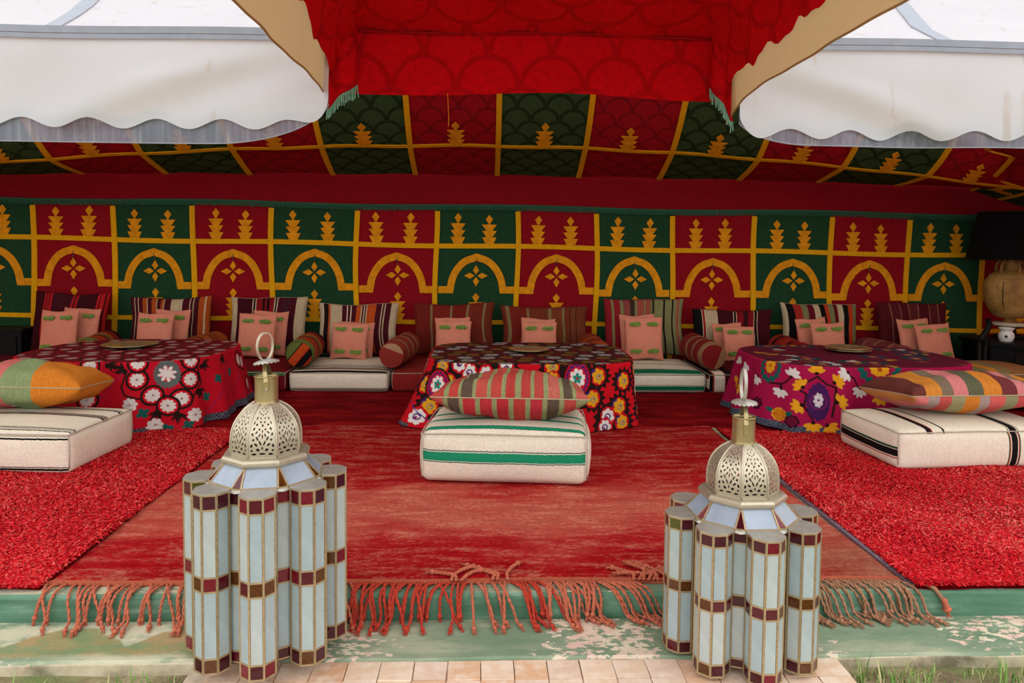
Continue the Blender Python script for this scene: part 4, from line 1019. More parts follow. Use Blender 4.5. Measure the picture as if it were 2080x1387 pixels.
# pillows lying on the front poufs
def flat_pillow(label, x, y, z, rz, w_, d_, t_, mat, mat2, seed, tilt=0., roll=0., ends=.5):
    t = thing('throw_pillow', label, 'pillow', (x, y, z+t_/2), 0); t.rotation_euler = (R(tilt), R(roll), R(rz))
    link('cover', pillow_mesh('cover', w_, d_, t_, mat, mat2, seed, 34, 26, .06, 0, sharp=ends, vsharp=.36), t, (0, 0, 0), (R(-90), 0, 0))
    g = G(); g.tube([Matrix.Rotation(R(-90), 3, 'X') @ Vector(p) for p in edge_pts(w_, d_, seed, .06)], .0035, 5); g.build('seam_cord', M_seam, t, True); return t
TAN = '#a9865a'
M_q1 = stripes('orange_green_pink_kilim', stripe_list('.14:a9774a .10:9a8a5a .20:d0706c .22:86966a .34:cf7c28'), fade=.2, fuzz=.3, weave=(160, 400))
flat_pillow('large pillow in broad orange, green and pink blocks on the left front pouf', -2.74, 4.50, .262, 6, .78, .50, .27, M_q1, None, 3, -5, 2, .33)
M_q2 = stripes('red_olive_kilim', stripe_list('.085:b4473e .03:8f9364 .06:b8433c .02:8f9364 .072:5d4d3f .024:8f9364 .073:bd5348 .024:8f9364 .066:bb4a41 .027:8f9364 .06:b23e38 .038:8f9364 .06:b4433c .027:8f9364 .058:b64a42 .03:8f9364 .074:c0685a .024:8f9364 .055:5d4d3f .024:8f9364 .084:bb5d50'), total=1.0, fade=.3, fuzz=.35, weave=(500, 30))
M_q2b = stripes('red_olive_kilim_back', stripe_list('.07:bb4a41 .03:8f9364 .07:5d4d3f .025:8f9364 .07:b8333a .03:8f9364 .07:b4333a .03:8f9364 .07:b23038 .03:8f9364 .07:b23e38 .03:8f9364 .07:b4333a .027:8f9364 .07:5d4d3f .03:8f9364 .07:b64a42 .08:8f9364'), total=1.0, fade=.3, fuzz=.35, weave=(500, 30))
flat_pillow('long pillow with narrow red, olive and brown stripes on the middle pouf', .15, 4.08, .286, -4, .84, .50, .27, M_q2, M_q2b, 8, -7, 0, .46)
M_q3 = stripes('multicolour_kilim', stripe_list('.09:6b3630 .106:cd8434 .075:7d6b58 .09:d07c7a .098:5f5f48 .119:cf8030 .10:703436 .067:d08080 .05:7d6b58 .10:cd8434 .105:7b4038'), total=1.0, fade=.22, fuzz=.3, weave=(500, 30))
M_q3b = stripes('multicolour_kilim_back', stripe_list('.03:c08248 .09:d8807c .08:a8948c .085:c05652 .095:9a966c .10:cd7f2e .07:a8948c .11:d4635e .09:8f8e68 .10:c25450 .25:a8948c'), total=1.0, fade=.22, fuzz=.3, weave=(500, 30))
flat_pillow('large pillow striped in maroon, orange, pink and olive on the right front pouf', 2.93, 4.44, .258, 4, .98, .54, .25, M_q3, M_q3b, 5, -5, 0, .38)

# ---- big back cushions against the wall
C_ = 'b8a384'
bc = [(-3.945, .70, .738, '.14:3a0a12 .03:a81a1e .012:3a0a12 .02:a81a1e .012:3a0a12 .04:a81a1e .27:40101a .03:a81a1e .02:3a0a12 .03:a81a1e .25:3a0d14 .03:b01a1e .01:3a0a12 .05:b01a1e .02:3a0a12 .03:b01a1e', 'maroon cushion with sparse red lines, leftmost along the back wall'),
      (-3.004, .775, .705, f'.06:45101a .012:{C_} .035:45101a .012:{C_} .05:45101a .06:a3481c .012:{C_} .05:45101a .06:a3481c .012:{C_} .05:45101a .03:a3481c .012:{C_} .08:45101a .15:{C_} .09:45101a .012:{C_} .03:45101a .012:{C_} .06:45101a .07:a3481c .02:{C_} .05:a3481c', 'maroon cushion with orange and cream stripes behind the brass tray of the left table'),
      (-2.082, .73, .716, f'.085:{C_} .2:3d0c16 .015:{C_} .025:120a0a .015:{C_} .08:7d1018 .03:1a0a0c .03:7d1018 .03:1a0a0c .06:7d1018 .015:{C_} .02:120a0a .015:{C_} .08:45101a .012:2c2b3c .03:45101a .012:2c2b3c .10:45101a .13:{C_}', 'maroon cushion edged with cream on both sides, left of the orange bolster'),
      (-1.228, .765, .66, f'.06:{C_} .06:1a0d0e .025:b3522a .15:{C_} .06:45101a .015:c8b49a .03:45101a .015:c8b49a .06:45101a .06:b34a1c .015:{C_} .02:45101a .015:{C_} .015:45101a .015:{C_} .11:b34a1c .07:45101a .015:{C_} .02:45101a .015:{C_} .07:45101a .085:{C_}', 'orange, cream and maroon striped cushion above the cream black-striped seat'),
      (-.306, .78, .668, '.2:6d2018 .03:7b6844 .22:732219 .03:7b6844 .18:722018 .03:7b6844 .18:70281c .03:7b6844 .1:6a2a1c', 'dull red cushion with thin olive lines, left one behind the middle table'),
      (.568, .845, .645, '.05:6d2a1c .04:7b6844 .2:732219 .03:7b6844 .22:6e301e .04:7b6844 .12:74391f .03:7b6844 .06:6e301e .01:2a1510 .06:6e3a22 .01:2a1510 .12:6d3420', 'brown-red cushion with thin olive lines, right one behind the middle table'),
      (1.541, .79, .728, '.08:8a1c24 .03:7b7a50 .08:8a1c24 .04:7b7a50 .09:86433a .06:3c2a20 .03:7b7a50 .09:9a4a3c .02:7b7a50 .06:9a4a3c .03:6b6a44 .02:1c1412 .12:7b7a50 .025:1c1412 .09:7b7a50 .02:1c1412 .05:7b7a50 .03:9a4a3c .06:7b7a50', 'olive and dull red striped cushion above the green-banded seat'),
      (2.414, .795, .628, f'.09:120d0d .012:{C_} .02:8a1418 .012:{C_} .15:{C_} .19:3d0c16 .012:{C_} .02:1a0a0c .012:{C_} .08:7d1018 .06:3a0f12 .07:7d1018 .012:{C_} .03:1a0a0c .012:{C_} .19:430d17', 'cushion with a wide cream and black stripe left of the right table'),
      (3.277, .76, .695, f'.05:{C_} .09:120d0d .10:9a2a20 .08:73744a .08:5d0f1a .08:{C_} .07:120d0d .05:b03a1c .07:73744a .05:5d0f1a .08:{C_} .07:120d0d .06:b03a1c .07:73744a', 'cushion in bold black, cream, red and green stripes behind the right table'),
      (4.215, .71, .712, '.12:4f141a .012:8a5a44 .1:551a1e .012:8a5a44 .09:4f141a .012:8a5a44 .1:5a2020 .012:8a5a44 .12:4c1218 .012:8a5a44 .1:551a1e .012:8a5a44 .12:4f141a', 'dark maroon cushion with faint tan lines, rightmost along the back wall')]
for i, (x, w_, top, sp, lab) in enumerate(bc):
    mt = stripes('cushion_stripes_%d' % i, stripe_list(sp), total=1.0, fade=.3, fuzz=.3, weave=(500, 30))
    hh = (top-.19)*1.045; t = thing('back_cushion', lab, 'cushion', (x, 7.085, .187), 0, 'large striped cushions leaning on the back wall')
    tl = R(-9); p = (0, math.sin(-tl)*hh/2*1.0, hh/2*math.cos(tl)+.012)
    link('cover', pillow_mesh('cover', w_, hh, .17, mt, None, 20+i, pinch=.06, sharp=.36), t, p, (tl, R(random.uniform(-2, 2)), 0))
    g = G(); g.tube(edge_pts(w_, hh, 20+i, .06), .003, 4); o = g.build('seam_cord', mt, t, True, p, (tl, 0, 0))
    o.rotation_euler = t.children[0].rotation_euler

# ---- small pink pillows with green tufts
M_pink = fabric('pink_cotton', '#d0826b', .16, 60, .4); M_tuft = fabric('green_tuft', '#8db455', .35, 120, .9)
def tuft_mesh(seed):
    rnd = random.Random(seed); g = G()
    for k in range(80):
        a = rnd.uniform(-.048, .048); b = rnd.uniform(-.017, .017)*math.sqrt(max(0, 1-(a/.052)**2)); l_ = .011+.008*rnd.random(); v = Vector((rnd.uniform(-.8, .8), -1, rnd.uniform(-.8, .8))).normalized()*l_
        g.tube([(a, .002, b), (a+v.x*.6, v.y*.6, b+v.z*.6), (a+v.x*1.2, v.y, b+v.z*1.2)], [.005, .0045, .0025], 4)
    return g.me('tuft', M_tuft)
TUFT = [tuft_mesh(k) for k in range(4)]
PINKM = {}
def pink(lab, x, y, top, w_, h_, ry=0., tilt=-14, tufts=4, seed=0):
    t = thing('pink_pillow', lab, 'pillow', (x, y, top-h_*.98), R(random.uniform(-3, 3)), 'pink pillows with green tufts')
    tl = R(tilt); e = (tl, R(ry), 0); p = Vector((0, math.sin(-tl)*h_/2, h_/2*math.cos(tl)))
    c = link('cover', pillow_mesh('cover', w_, h_, .085, M_pink, None, seed, 18, 16, .05, sharp=.4), t, p, e)
    Mx = Matrix.LocRotScale(p, c.rotation_euler, None)
    for k, (u, v) in enumerate(((-.45, .62), (.45, .62), (-.45, -.62), (.45, -.62))[:tufts]):
        th = .085/2*((1-u*u)*(1-v*v))**.4
        q = Mx @ Vector((w_/2*u, -th-.004, h_/2*v)); o = link('tuft', random.choice(TUFT), t, q, e)
pk = [(-3.876, 6.76, .630, .345, .42, -2, 'pink pillow with green tufts before the leftmost maroon cushion, front one of its pair'), (-3.76, 6.90, .640, .33, .42, 3, 'pink pillow half hidden behind another before the leftmost maroon cushion'),
      (-3.02, 6.76, .612, .335, .41, 0, 'pink pillow behind the left table, front one of its pair'), (-2.93, 6.90, .628, .325, .42, 1, 'pink pillow half hidden behind another behind the left table'),
      (-2.10, 6.76, .610, .345, .41, 2, 'pink pillow on the maroon seat by the orange bolster, front one of its pair'), (-2.02, 6.90, .624, .325, .42, 3, 'pink pillow half hidden behind another on the maroon seat by the orange bolster'),
      (-1.255, 6.76, .530, .335, .335, 2, 'pink pillow on the cream black-striped seat, front one of its pair'), (-1.215, 6.89, .528, .335, .335, 3, 'pink pillow almost hidden behind another on the cream black-striped seat'),
      (-.302, 6.76, .558, .335, .36, 0, 'pink pillow behind the middle table on the left, front one of its pair'), (-.315, 6.90, .577, .335, .37, -2, 'pink pillow mostly hidden behind another at the left behind the middle table'),
      (.498, 6.76, .552, .33, .36, 0, 'pink pillow behind the middle table on the right, front one of its pair'), (.492, 6.90, .574, .33, .37, 3, 'pink pillow mostly hidden behind another at the right behind the middle table'),
      (1.472, 6.76, .606, .355, .405, -1, 'pink pillow on the green-banded cream seat, front one of its pair'), (1.445, 6.90, .614, .34, .41, -2, 'pink pillow almost hidden behind another on the green-banded cream seat'),
      (2.372, 6.76, .526, .31, .335, 1, 'pink pillow beside the red bolster left of the right table, front one of its pair'), (2.305, 6.89, .542, .29, .345, -2, 'pink pillow half hidden behind another beside the red bolster left of the right table'),
      (3.225, 6.76, .566, .325, .37, -2, 'pink pillow behind the right table, front one of its pair'), (3.135, 6.90, .592, .30, .385, -4, 'pink pillow half hidden behind another behind the right table'),
      (4.205, 6.70, .566, .335, .37, -4, 'pink pillow before the rightmost maroon cushion, front one of its pair'), (4.10, 6.84, .598, .31, .39, -3, 'pink pillow half hidden behind another before the rightmost maroon cushion')]
for i, (x, y, top, w_, h_, ry, lab) in enumerate(pk): pink(lab, x, y, top, w_, min(h_, top-.195), ry, seed=40+i)

# ---- bolsters
def bolster(lab, p0, p1, r, spec, endspec, endrot=0.):
    a, b = Vector(p0), Vector(p1); d = b-a; L = d.length; t = thing('bolster', lab, 'bolster', a); t.rotation_euler = d.to_track_quat('Z', 'Y').to_euler()
    i = len(MATS); m1 = stripes('bolster_%d' % i, stripe_list(spec), fade=.25, fuzz=.3); tot = sum(s[0] for s in stripe_list(spec))
    V = []; F = []; UV = []; n = 28; N = 16
    for j in range(N+1):
        s = j/N; rr = r*(1+.03*math.sin(s*9+i)); e = min(s, 1-s)*L/.03
        if e < 1: rr *= .86+.14*math.sqrt(max(0, 1-(1-e)**2))
        for k in range(n+1): an = 2*PI*k/n; q = rr*(1+.012*math.sin(an*5+s*7)); V.append((q*math.cos(an), q*math.sin(an), s*L)); UV.append((tot*(.01+.98*s), k/n))
    F = [(j*(n+1)+k, j*(n+1)+k+1, (j+1)*(n+1)+k+1, (j+1)*(n+1)+k) for j in range(N) for k in range(n)]
    ob('cover', V, F, m1, t, True, UV)
    m2 = stripes('bolster_end_%d' % i, stripe_list(endspec), total=1.0, fade=.2, fuzz=.3); c, s_ = math.cos(R(endrot)), math.sin(R(endrot))
    for z, sg in ((0, -1), (L, 1)):
        V = [(0, 0, z+sg*.012)]; UV = [(.5, .5)]
        for f in (.5, .87):
            for k in range(n): an = 2*PI*k/n; x, y = math.cos(an)*f/.87, math.sin(an)*f/.87; V.append((r*.87*x, r*.87*y, z+sg*.010*(1-f))); UV.append((.5+.5*(x*c-y*s_), .5+.5*(x*s_+y*c)))
        F = [(0, 1+k, 1+(k+1) % n) for k in range(n)]+[(1+k, 1+n+k, 1+n+(k+1) % n, 1+(k+1) % n) for k in range(n)]
        if sg < 0: F = [f[::-1] for f in F]
        ob('end_cap', V, F, m2, t, True, UV)
    return t
og = '.05:5f6b32 .05:b3441a .015:120d0c .05:b3441a .03:8a2a1a .015:120d0c .06:7c5a2c .03:b3441a .015:120d0c .06:8a2418 .05:120d0c .05:5d0f1a'
bolster('bolster striped orange, olive and black beside the cream black-striped seat', (-1.575, 6.26, .315), (-1.60, 6.86, .330), .122, og, '.1:a02018 .24:120d0c .04:a02018 .30:b8441a .04:120d0c .28:5f6b32', -40)
bolster('dull red and tan bolster between the cream black-striped seat and the middle table', (-.80, 6.26, .312), (-.72, 6.88, .330), .120, '.1:8a3428 .03:8f6a4c .1:8a3428 .04:8f6a4c .1:7c2c22 .04:8f6a4c .1:8a3428', '.28:a88464 .72:8a3028', 70)
bolster('dull red and tan bolster between the green-banded seat and the right table', (1.965, 6.26, .315), (1.945, 6.88, .330), .122, '.05:8f6a4c .1:7c2420 .04:8f6a4c .1:7c2420 .04:8f6a4c .1:7c2420 .04:8f6a4c', '.3:8f6a4c .7:7a1a1c', -20)
bolster('orange and black ended bolster behind the left table, at its left', (-3.36, 6.30, .315), (-3.46, 6.90, .325), .122, og, '.3:b8441a .3:b8441a .4:120d0c', 30)
bolster('brown-orange bolster behind the left table, at its right', (-2.56, 6.28, .310), (-2.47, 6.88, .325), .120, '.06:9a4a1c .01:3a1a10 .08:8a3f1a .01:3a1a10 .08:9a4a1c .01:3a1a10 .08:8a3f1a .1:9a4a1c', '.5:9a4a1c .5:7a3416', 0)
bolster('orange-brown bolster behind the right end of the middle table', (.985, 6.28, .310), (.98, 6.88, .322), .120, '.1:9a401c .01:2a1410 .06:8a3418 .01:2a1410 .1:a0481e .01:2a1410 .1:8a3418', '.5:9a401c .5:7a2c16', 0)
bolster('red bolster with a black ring behind the left end of the right table', (2.76, 6.28, .312), (2.775, 6.88, .325), .120, '.1:8a1c1a .03:120d0c .1:9a2c1c .05:8a1c1a .03:120d0c .1:9a2c1c', '.5:8a1c1a .5:6a1416', 0)
bolster('dusky pink-brown bolster behind the right table before the rightmost cushion', (3.66, 6.26, .305), (3.58, 6.86, .318), .115, '.1:7a3c38 .02:94604c .1:6d302e .02:94604c .1:7a3c38 .02:94604c .1:6d302e', '.5:7a3c38 .5:6d302e', 0)

# ================================================================== TABLES, CLOTHS, TRAYS
def cloth_geo(cx, cy, a, b, n, ztop, drop, flare, rip, ncol=760, nrow=120, nring=44, seed=0):
    """tablecloth over a rounded-rectangular table.  psi = 0 is the front (-y), positive to the right.
    returns V (rows, cols, 3), S (arc length from the front), T (metres below the table edge; top rings negative)"""
    q = np.linspace(-1, 1, ncol, endpoint=False); psi = PI*(q*.62+.38*np.sign(q)*np.abs(q)**3.2)
    def rad(p): return (np.abs(np.sin(p)/a)**n+np.abs(np.cos(p)/b)**n)**(-1/n)
    fine = np.linspace(-PI, PI, 8001); rf_ = rad(fine); fx, fy = rf_*np.sin(fine), -rf_*np.cos(fine)
    sl = np.concatenate([[0], np.cumsum(np.hypot(np.diff(fx), np.diff(fy)))]); sl -= sl[4000]
    S = np.interp(psi, fine, sl); r = rad(psi); ex, ey = r*np.sin(psi), -r*np.cos(psi)
    nx = np.sign(ex)*np.abs(ex/a)**(n-1)/a; ny = np.sign(ey)*np.abs(ey/b)**(n-1)/b; L = np.hypot(nx, ny); nx /= L; ny /= L
    rows = []; TT = []
    for k in range(nring):
        f = k/nring; f = f**.8; rows.append(np.stack([cx+ex*f, cy+ey*f, np.full(ncol, ztop)+.0015*np.sin(ex*f*14+seed)*np.cos(ey*f*11)], -1)); TT.append(np.full(ncol, -1.0))
    rr = .014
    for k in range(nrow+1):
        t = k/nrow; tm = t*drop(S) if callable(drop) else t*drop
        tm = tm*np.ones(ncol); fl = flare(S)*t**1.15
        w = (t**.75)*rip(S, t)
        out = fl+w+rr*np.minimum(1, np.sqrt(np.maximum(0, 1-(1-np.minimum(1, tm/rr))**2)))
        dz = np.where(tm < rr, rr*(1-np.sqrt(np.maximum(0, 1-(np.minimum(tm, rr)/rr)**2)))*1.0, tm)
        rows.append(np.stack([cx+ex+nx*out, cy+ey+ny*out, ztop-np.maximum(dz, tm*.6)], -1)); TT.append(tm)
    V = np.array(rows); T = np.array(TT); V[..., 2] = np.maximum(V[..., 2], .020)
    return V, np.broadcast_to(S, T.shape), T
def gauss(s, c, w): return np.exp(-((s-c)/w)**2)
CLOTHS = [
 dict(cx=-2.585, cy=5.50, a=.685, b=.60, n=3.0, ztop=.462, drop=lambda s: .448-.03*gauss(s, 1.15, .25)-.02*gauss(s, -.9, .3), flare=lambda s: .06+.03*gauss(s, 1.5, .5)+.03*gauss(s, .35, .25),
      rip=lambda s, t: .027*np.cos(s*21+.6)*(1+.5*np.sin(s*4))+.012*np.cos(s*37+1.2)*t),
 dict(cx=.325, cy=5.46, a=.72, b=.565, n=4.2, ztop=.462, drop=lambda s: .452-.03*gauss(s, 0, .35)-.02*gauss(s, 1.3, .2), flare=lambda s: .03+.18*gauss(s, -.85, .22),
      rip=lambda s, t: .016*np.cos(s*17+.3)*(1+.5*np.sin(s*3+1))+.009*np.cos(s*33+.5)*t),
 dict(cx=2.71, cy=5.40, a=.745, b=.575, n=3.2, ztop=.462, drop=lambda s: .446-.02*gauss(s, -.9, .2), flare=lambda s: .06+.04*gauss(s, -1.1, .4),
      rip=lambda s, t: .026*np.cos(s*23+.9)*(1+.5*np.sin(s*5+2))+.010*np.cos(s*41)*t)]

nt = NT('embroidered_cloth'); at_ = nt.n('ShaderNodeAttribute'); at_.attribute_name = 'Col'
nt.base(var(nt, at_.outputs['Color'], .16, 90)); nt.set(Roughness=.9); nt.p.inputs['Specular IOR Level'].default_value = .12
nt.bump(nt.noise(nt.coord(), 380, 2), .3, .004); M_suz = nt.m
class Paint:
    """embroidery: colours sewn onto the cloth, in metres along (a) and down (b) the fabric"""
    def __init__(s, a, b, base):
        s.a, s.b = a, b; s.c = np.tile(np.array(hx(base)), (len(a), 1))
    def put(s, m, col): s.c[m] = hx(col)
    def pol(s, x, y): da, db = s.a-x, s.b-y; return np.hypot(da, db), np.arctan2(db, da)
    def disc(s, x, y, r, col, ry=None, rot=0., jag=0., nj=12):
        da, db = s.a-x, s.b-y; c, q = math.cos(rot), math.sin(rot); u, v = da*c+db*q, -da*q+db*c
        d = np.hypot(u/r, v/(ry or r)); th = np.arctan2(v, u); s.put(d < 1+jag*(np.abs(((th*nj/(2*PI)) % 1)-.5)*4-1), col)
    def ring(s, x, y, r, w, col): d, _ = s.pol(x, y); s.put(np.abs(d-r) < w, col)
    def flower(s, x, y, r, n, col, core=None, ph=0., deep=.28, ry=1.0):
        da, db = s.a-x, (s.b-y)/ry; d = np.hypot(da, db); th = np.arctan2(db, da)
        s.put(d < r*(1-deep+deep*np.abs(np.cos(n*(th+ph)/2))**.7), col)
        if core: s.disc(x, y, r*.24, core)
    def leaf(s, x, y, L, w, ang, col):
        c, q = math.cos(ang), math.sin(ang); u = (s.a-x)*c+(s.b-y)*q; v = -(s.a-x)*q+(s.b-y)*c
        t = u/L; s.put((t > 0) & (t < 1) & (np.abs(v) < w*np.sin(PI*np.clip(t, 0, 1))**.8), col)
    def fan(s, x, y, L, ang, col, n=6, spread=1.9, w=.006):
        for k in range(n): s.leaf(x, y, L*(.75+.25*math.sin(k*2.1)), w, ang+spread*((k+.5)/n-.5), col)
    def line(s, pts, w, col):
        for (x0, y0), (x1, y1) in zip(pts, pts[1:]):
            L2 = (x1-x0)**2+(y1-y0)**2; t = np.clip(((s.a-x0)*(x1-x0)+(s.b-y0)*(y1-y0))/L2, 0, 1); s.put(np.hypot(s.a-x0-t*(x1-x0), s.b-y0-t*(y1-y0)) < w, col)
    def fan5(s, x, y, r, ang, col, n=5, spread=3.3):
        for k in range(n): s.leaf(x-math.cos(ang)*r*.2, y-math.sin(ang)*r*.2, r*1.25, r*.30, ang+spread*((k+.5)/n-.5), col)
BK = '#231210'; WH = '#d4cdc6'
def hem(p, T, drop, c1='#26262e', c2='#74767e', s0=-9, s1=9, hgt=.05):
    m_ = (T > drop-hgt) & (p.a > s0) & (p.a < s1); p.put(m_, c1)
    hatch = (np.abs(((p.a*55+p.b*40) % 1)-.5) < .09) | (np.abs(((p.a*55-p.b*40) % 1)-.5) < .09); p.put(m_ & hatch, c2)
def rest_of(p, lo, hi, seed, fn):
    """continue the same motifs round the sides and back"""
    rnd = random.Random(seed); s = lo
    while s < hi: fn(s, rnd); s += .16
def paint1(p, T, drop):
    hem(p, T, drop, s0=.66); hem(p, T, drop, s0=-9, s1=.40, hgt=.03)
    for k in range(40): x = -2.6+k*.13; p.line([(x, .46), (x+.35, .06)], .0018, '#4b2a66') if (x > .55 or x < -.1) else None
    def fl(x, y, r=.062):
        p.disc(x, y, r+.006, BK); p.disc(x, y, r-.009, '#c50d22'); p.flower(x, y, r*.70, 10, WH, None, .3); p.fan(x, y, .014, .6, '#5a1020', 4, 6.2, .002)
    for (x, y, a) in ((.412, .330, 1.9), (.512, .345, 1.3), (.640, .222, .7), (.223, .060, 3.4), (.112, .022, .3), (.691, .060, .1), (.915, .025, 1.8)): p.fan(x, y-.01, .085, a, BK, 7, 1.7, .007); p.disc(x, y, .018, BK)
    p.line([(.235, .06), (.205, .16), (.23, .21), (.35, .24)], .006, BK); p.line([(.66, .06), (.68, .17), (.60, .25), (.56, .30)], .006, BK); p.line([(.40, .25), (.44, .33), (.50, .33), (.55, .27)], .006, BK)
    p.fan(.30, .245, .07, 2.2, BK, 5, 1.4, .006)
    for (x, y) in ((.299, .112), (.602, .131), (.387, .22), (.54, .25), (.468, .291), (.299, .004), (.617, .007), (.0, .03), (-.42, .05), (-.2, .10), (-.62, .12), (-.32, .22), (.0, .24), (-.75, .05), (1.3, .12), (1.6, .2), (-1.125, .076)): fl(x, y)
    for (x, y) in ((.607, .366), (.399, .414), (.266, .269), (-.1, .34), (-.5, .33)): p.flower(x, y, .046, 8, WH, None, .2); p.fan(x, y, .02, .6, '#7a1426', 4, 6.2, .002)
    p.disc(.468, .085, .078, '#59605e', .092, 0, .07, 22); p.disc(.468, .085, .040, '#b81a2a', .05); p.flower(.468, .082, .056, 8, WH, None, .2, .7)
    for (x, y) in ((.564, .425), (.464, .440), (.819, .162), (.717, .272), (.338, .325), (1.009, .149), (-.3, .40)): p.flower(x, y, .034, 4, '#14574f', None, .5, .6)
    rest_of(p, 1.2, 2.7, 1, lambda s, r: fl(s, r.uniform(.05, .35))); rest_of(p, -2.7, -.8, 2, lambda s, r: fl(s, r.uniform(.05, .35)))
def paint2(p, T, drop):
    Y_ = '#d99a16'; PU = '#42206a'; RD_ = '#c00c1c'
    yel = [(-.623, .023), (-.732, .162), (-.570, .127), (-.666, .293), (.118, .014), (.124, .100), (.429, .078), (.388, .225), (.618, .120), (.581, .289), (.600, .400)]
    wht = [(-.640, .150), (-.715, .373), (-.429, .056), (-.319, .066), (-.185, .030), (-.5, .0), (.498, .352), (.478, .425)]
    side = [(x, y) for x in (.78, .95, 1.12, 1.3, 1.5, 1.75, 2.0, -.9, -1.1, -1.3, -1.5, -1.75, -2.0) for y in (.06, .2, .34)]
    for (x, y) in yel+wht[2:]+[(.288, .09), (.3, .2)]+side: p.disc(x, y, .085, BK, .085, 0, .16, 13)
    p.disc(-.64, .15, .10, BK, .14, 0, .1, 15); p.disc(.29, .09, .12, BK, .13, 0, .1, 15); p.disc(.47, .37, .07, BK, .09, 0, .25, 9)
    p.disc(-.05, .10, .07, RD_, .09, .4, .4, 8); p.disc(.0, .25, .06, BK, .08, 0, .35, 9)
    for k, (x, y) in enumerate(yel+side[::2]):
        p.disc(x, y, .052, RD_, .062, .2); p.disc(x-.02, y-.02, .03, PU); p.flower(x, y, .043, 6, Y_, None, k, .3, 1.25); p.ring(x+.004, y+.004, .016, .0035, '#6a8a78'); p.disc(x+.006, y, .006, '#7a2a66')
    for k, (x, y) in enumerate(wht+side[1::2]):
        p.disc(x, y, .054, RD_, .066); p.flower(x, y, .045, 7, '#dedad4', None, k*1.3, .28, 1.2); p.ring(x, y, .017, .0045, PU); p.disc(x-.004, y+.006, .008, '#8a1a5a')
    for (x, y, r) in ((-.640, .150, .075), (.288, .090, .085)): 
        p.disc(x, y, r+.012, BK, r*1.3+.012); p.disc(x, y, r, '#b80f22', r*1.3); p.disc(x, y, r*.86, PU, r*1.1, 0, .12, 18); p.disc(x, y, r*.70, '#c81828', r*.92, 0, .1, 18); p.flower(x, y, r*.62, 8, '#e4e0da', None, .2, .3, 1.3); p.flower(x, y, r*.34, 5, '#1f8a78', None, .3, .5, 1.3); p.disc(x, y, r*.1, '#b0182a')
    p.line([(-.80, .28), (-.70, .36), (-.60, .42)], .003, '#4b2a80')
    hem(p, T, drop, s0=-.95, s1=-.74, hgt=.03)
def paint3(p, T, drop):
    Y_ = '#dc9c1c'; TE = '#135a52'
    hem(p, T, drop, '#2c3140', '#70788a', hgt=.045)
    rest = [(x, y) for x in (.35, .55, .75, .95, 1.15, 1.4, 1.7, 2.0, -1.1, -1.3, -1.6, -1.9) for y in (.08, .24)]
    for pts in ([(-.628, .075), (-.665, .12), (-.697, .139), (-.781, .144)], [(-.576, .150), (-.545, .11), (-.477, .067), (-.42, .115), (-.365, .134)], [(-.365, .134), (-.372, .23), (-.387, .327)], [(-.576, .163), (-.54, .189), (-.55, .267), (-.501, .349), (-.49, .39)], [(-.305, .041), (-.25, .07), (-.221, .130)], [(-.697, .139), (-.697, .19)], [(.05, .05), (.1, .15), (.2, .2)], [(-.55, .267), (-.60, .27)]): p.line(pts, .006, BK)
    for (x, y, r, ry) in ((-.792, .025, .085, .115), (-.077, .010, .14, .10), (.5, .3, .1, .1)):
        p.disc(x, y, r, TE, ry, 0, .08, 16); p.disc(x, y, r*.68, '#9a1440', ry*.68, 0, .15, 12); p.flower(x, y, r*.48, 9, Y_, '#a8500c', .2, .2, ry/r)
    p.disc(-.468, .234, .070, '#431a52', .125, 0, .05, 20); p.ring(-.468, .234, .05, .004, '#7a1c5c'); p.flower(-.468, .224, .030, 8, '#cfc6cc', '#5a1c4c', .2, .3, 1.7)
    for k, (x, y, a) in enumerate(((-.893, .135, 1.9), (-.628, .063, -1.2), (-.697, .190, 1.8), (-.305, .041, 2.6), (-.211, .156, 2.0), (.25, .12, 1.5), (1.157, .059, .5))): p.fan5(x, y, .046, a, '#d4d2cc'); p.disc(x-.02*math.cos(a), y-.02*math.sin(a), .010, BK)
    for k, (x, y, a) in enumerate(((-.482, .026, -1.57), (-.576, .130, -2.4), (-.581, .270, 2.6), (-.357, .093, -.5), (-.341, .223, -.4), (-.496, .394, 1.6), (-.400, .401, .8), (-.08, .2, 1.2), (.1, .3, .3))): p.fan5(x, y, .046, a, Y_); p.disc(x-.02*math.cos(a), y-.02*math.sin(a), .012, BK)
    for (x, y) in ((-.845, .299), (-.612, .373), (.0, .12)): p.flower(x, y, .044, 7, '#3a0d20', None, 0, .2); p.ring(x, y, .024, .003, '#7a1038'); p.ring(x, y, .010, .003, '#7a1038')
    x, y = -.692, .344; p.leaf(x+.03, y, .06, .014, -.5, TE); p.leaf(x-.03, y-.01, .06, .014, 3.6, TE); p.flower(x, y, .046, 9, Y_, None, 0, .16)
    for r in (.010, .022, .033): p.ring(x+.003, y, r, .003, '#b05010')
    for k, (x, y) in enumerate(rest): p.fan5(x, y, .046, k*1.3, Y_ if k % 2 else '#d4d2cc')
def top1(p):  # flowers on the tops are dimmed too, shade painted into the thread colours
    for i in range(-5, 6):
        for j in range(-4, 5):
            x, y = i*.155+(j % 2)*.07+.03*math.sin(i*7+j*3), j*.15+.03*math.sin(i*3-j*5); p.disc(x, y, .070, BK, .06); p.disc(x, y, .050, '#a00c1c'); p.flower(x, y, .040, 10, '#8f8680')
def top2(p):
    for i in range(-5, 6):
        for j in range(-4, 5):
            x, y = i*.165+(j % 2)*.08+.03*math.sin(i*5+j*4), j*.14+.03*math.sin(i*3-j*6); p.disc(x, y, .080, BK, .07); p.flower(x, y, .056, 7, '#8c8682' if (i*3+j*5) % 4 < 2 else '#6e4a16', '#5a2030', i, .25)
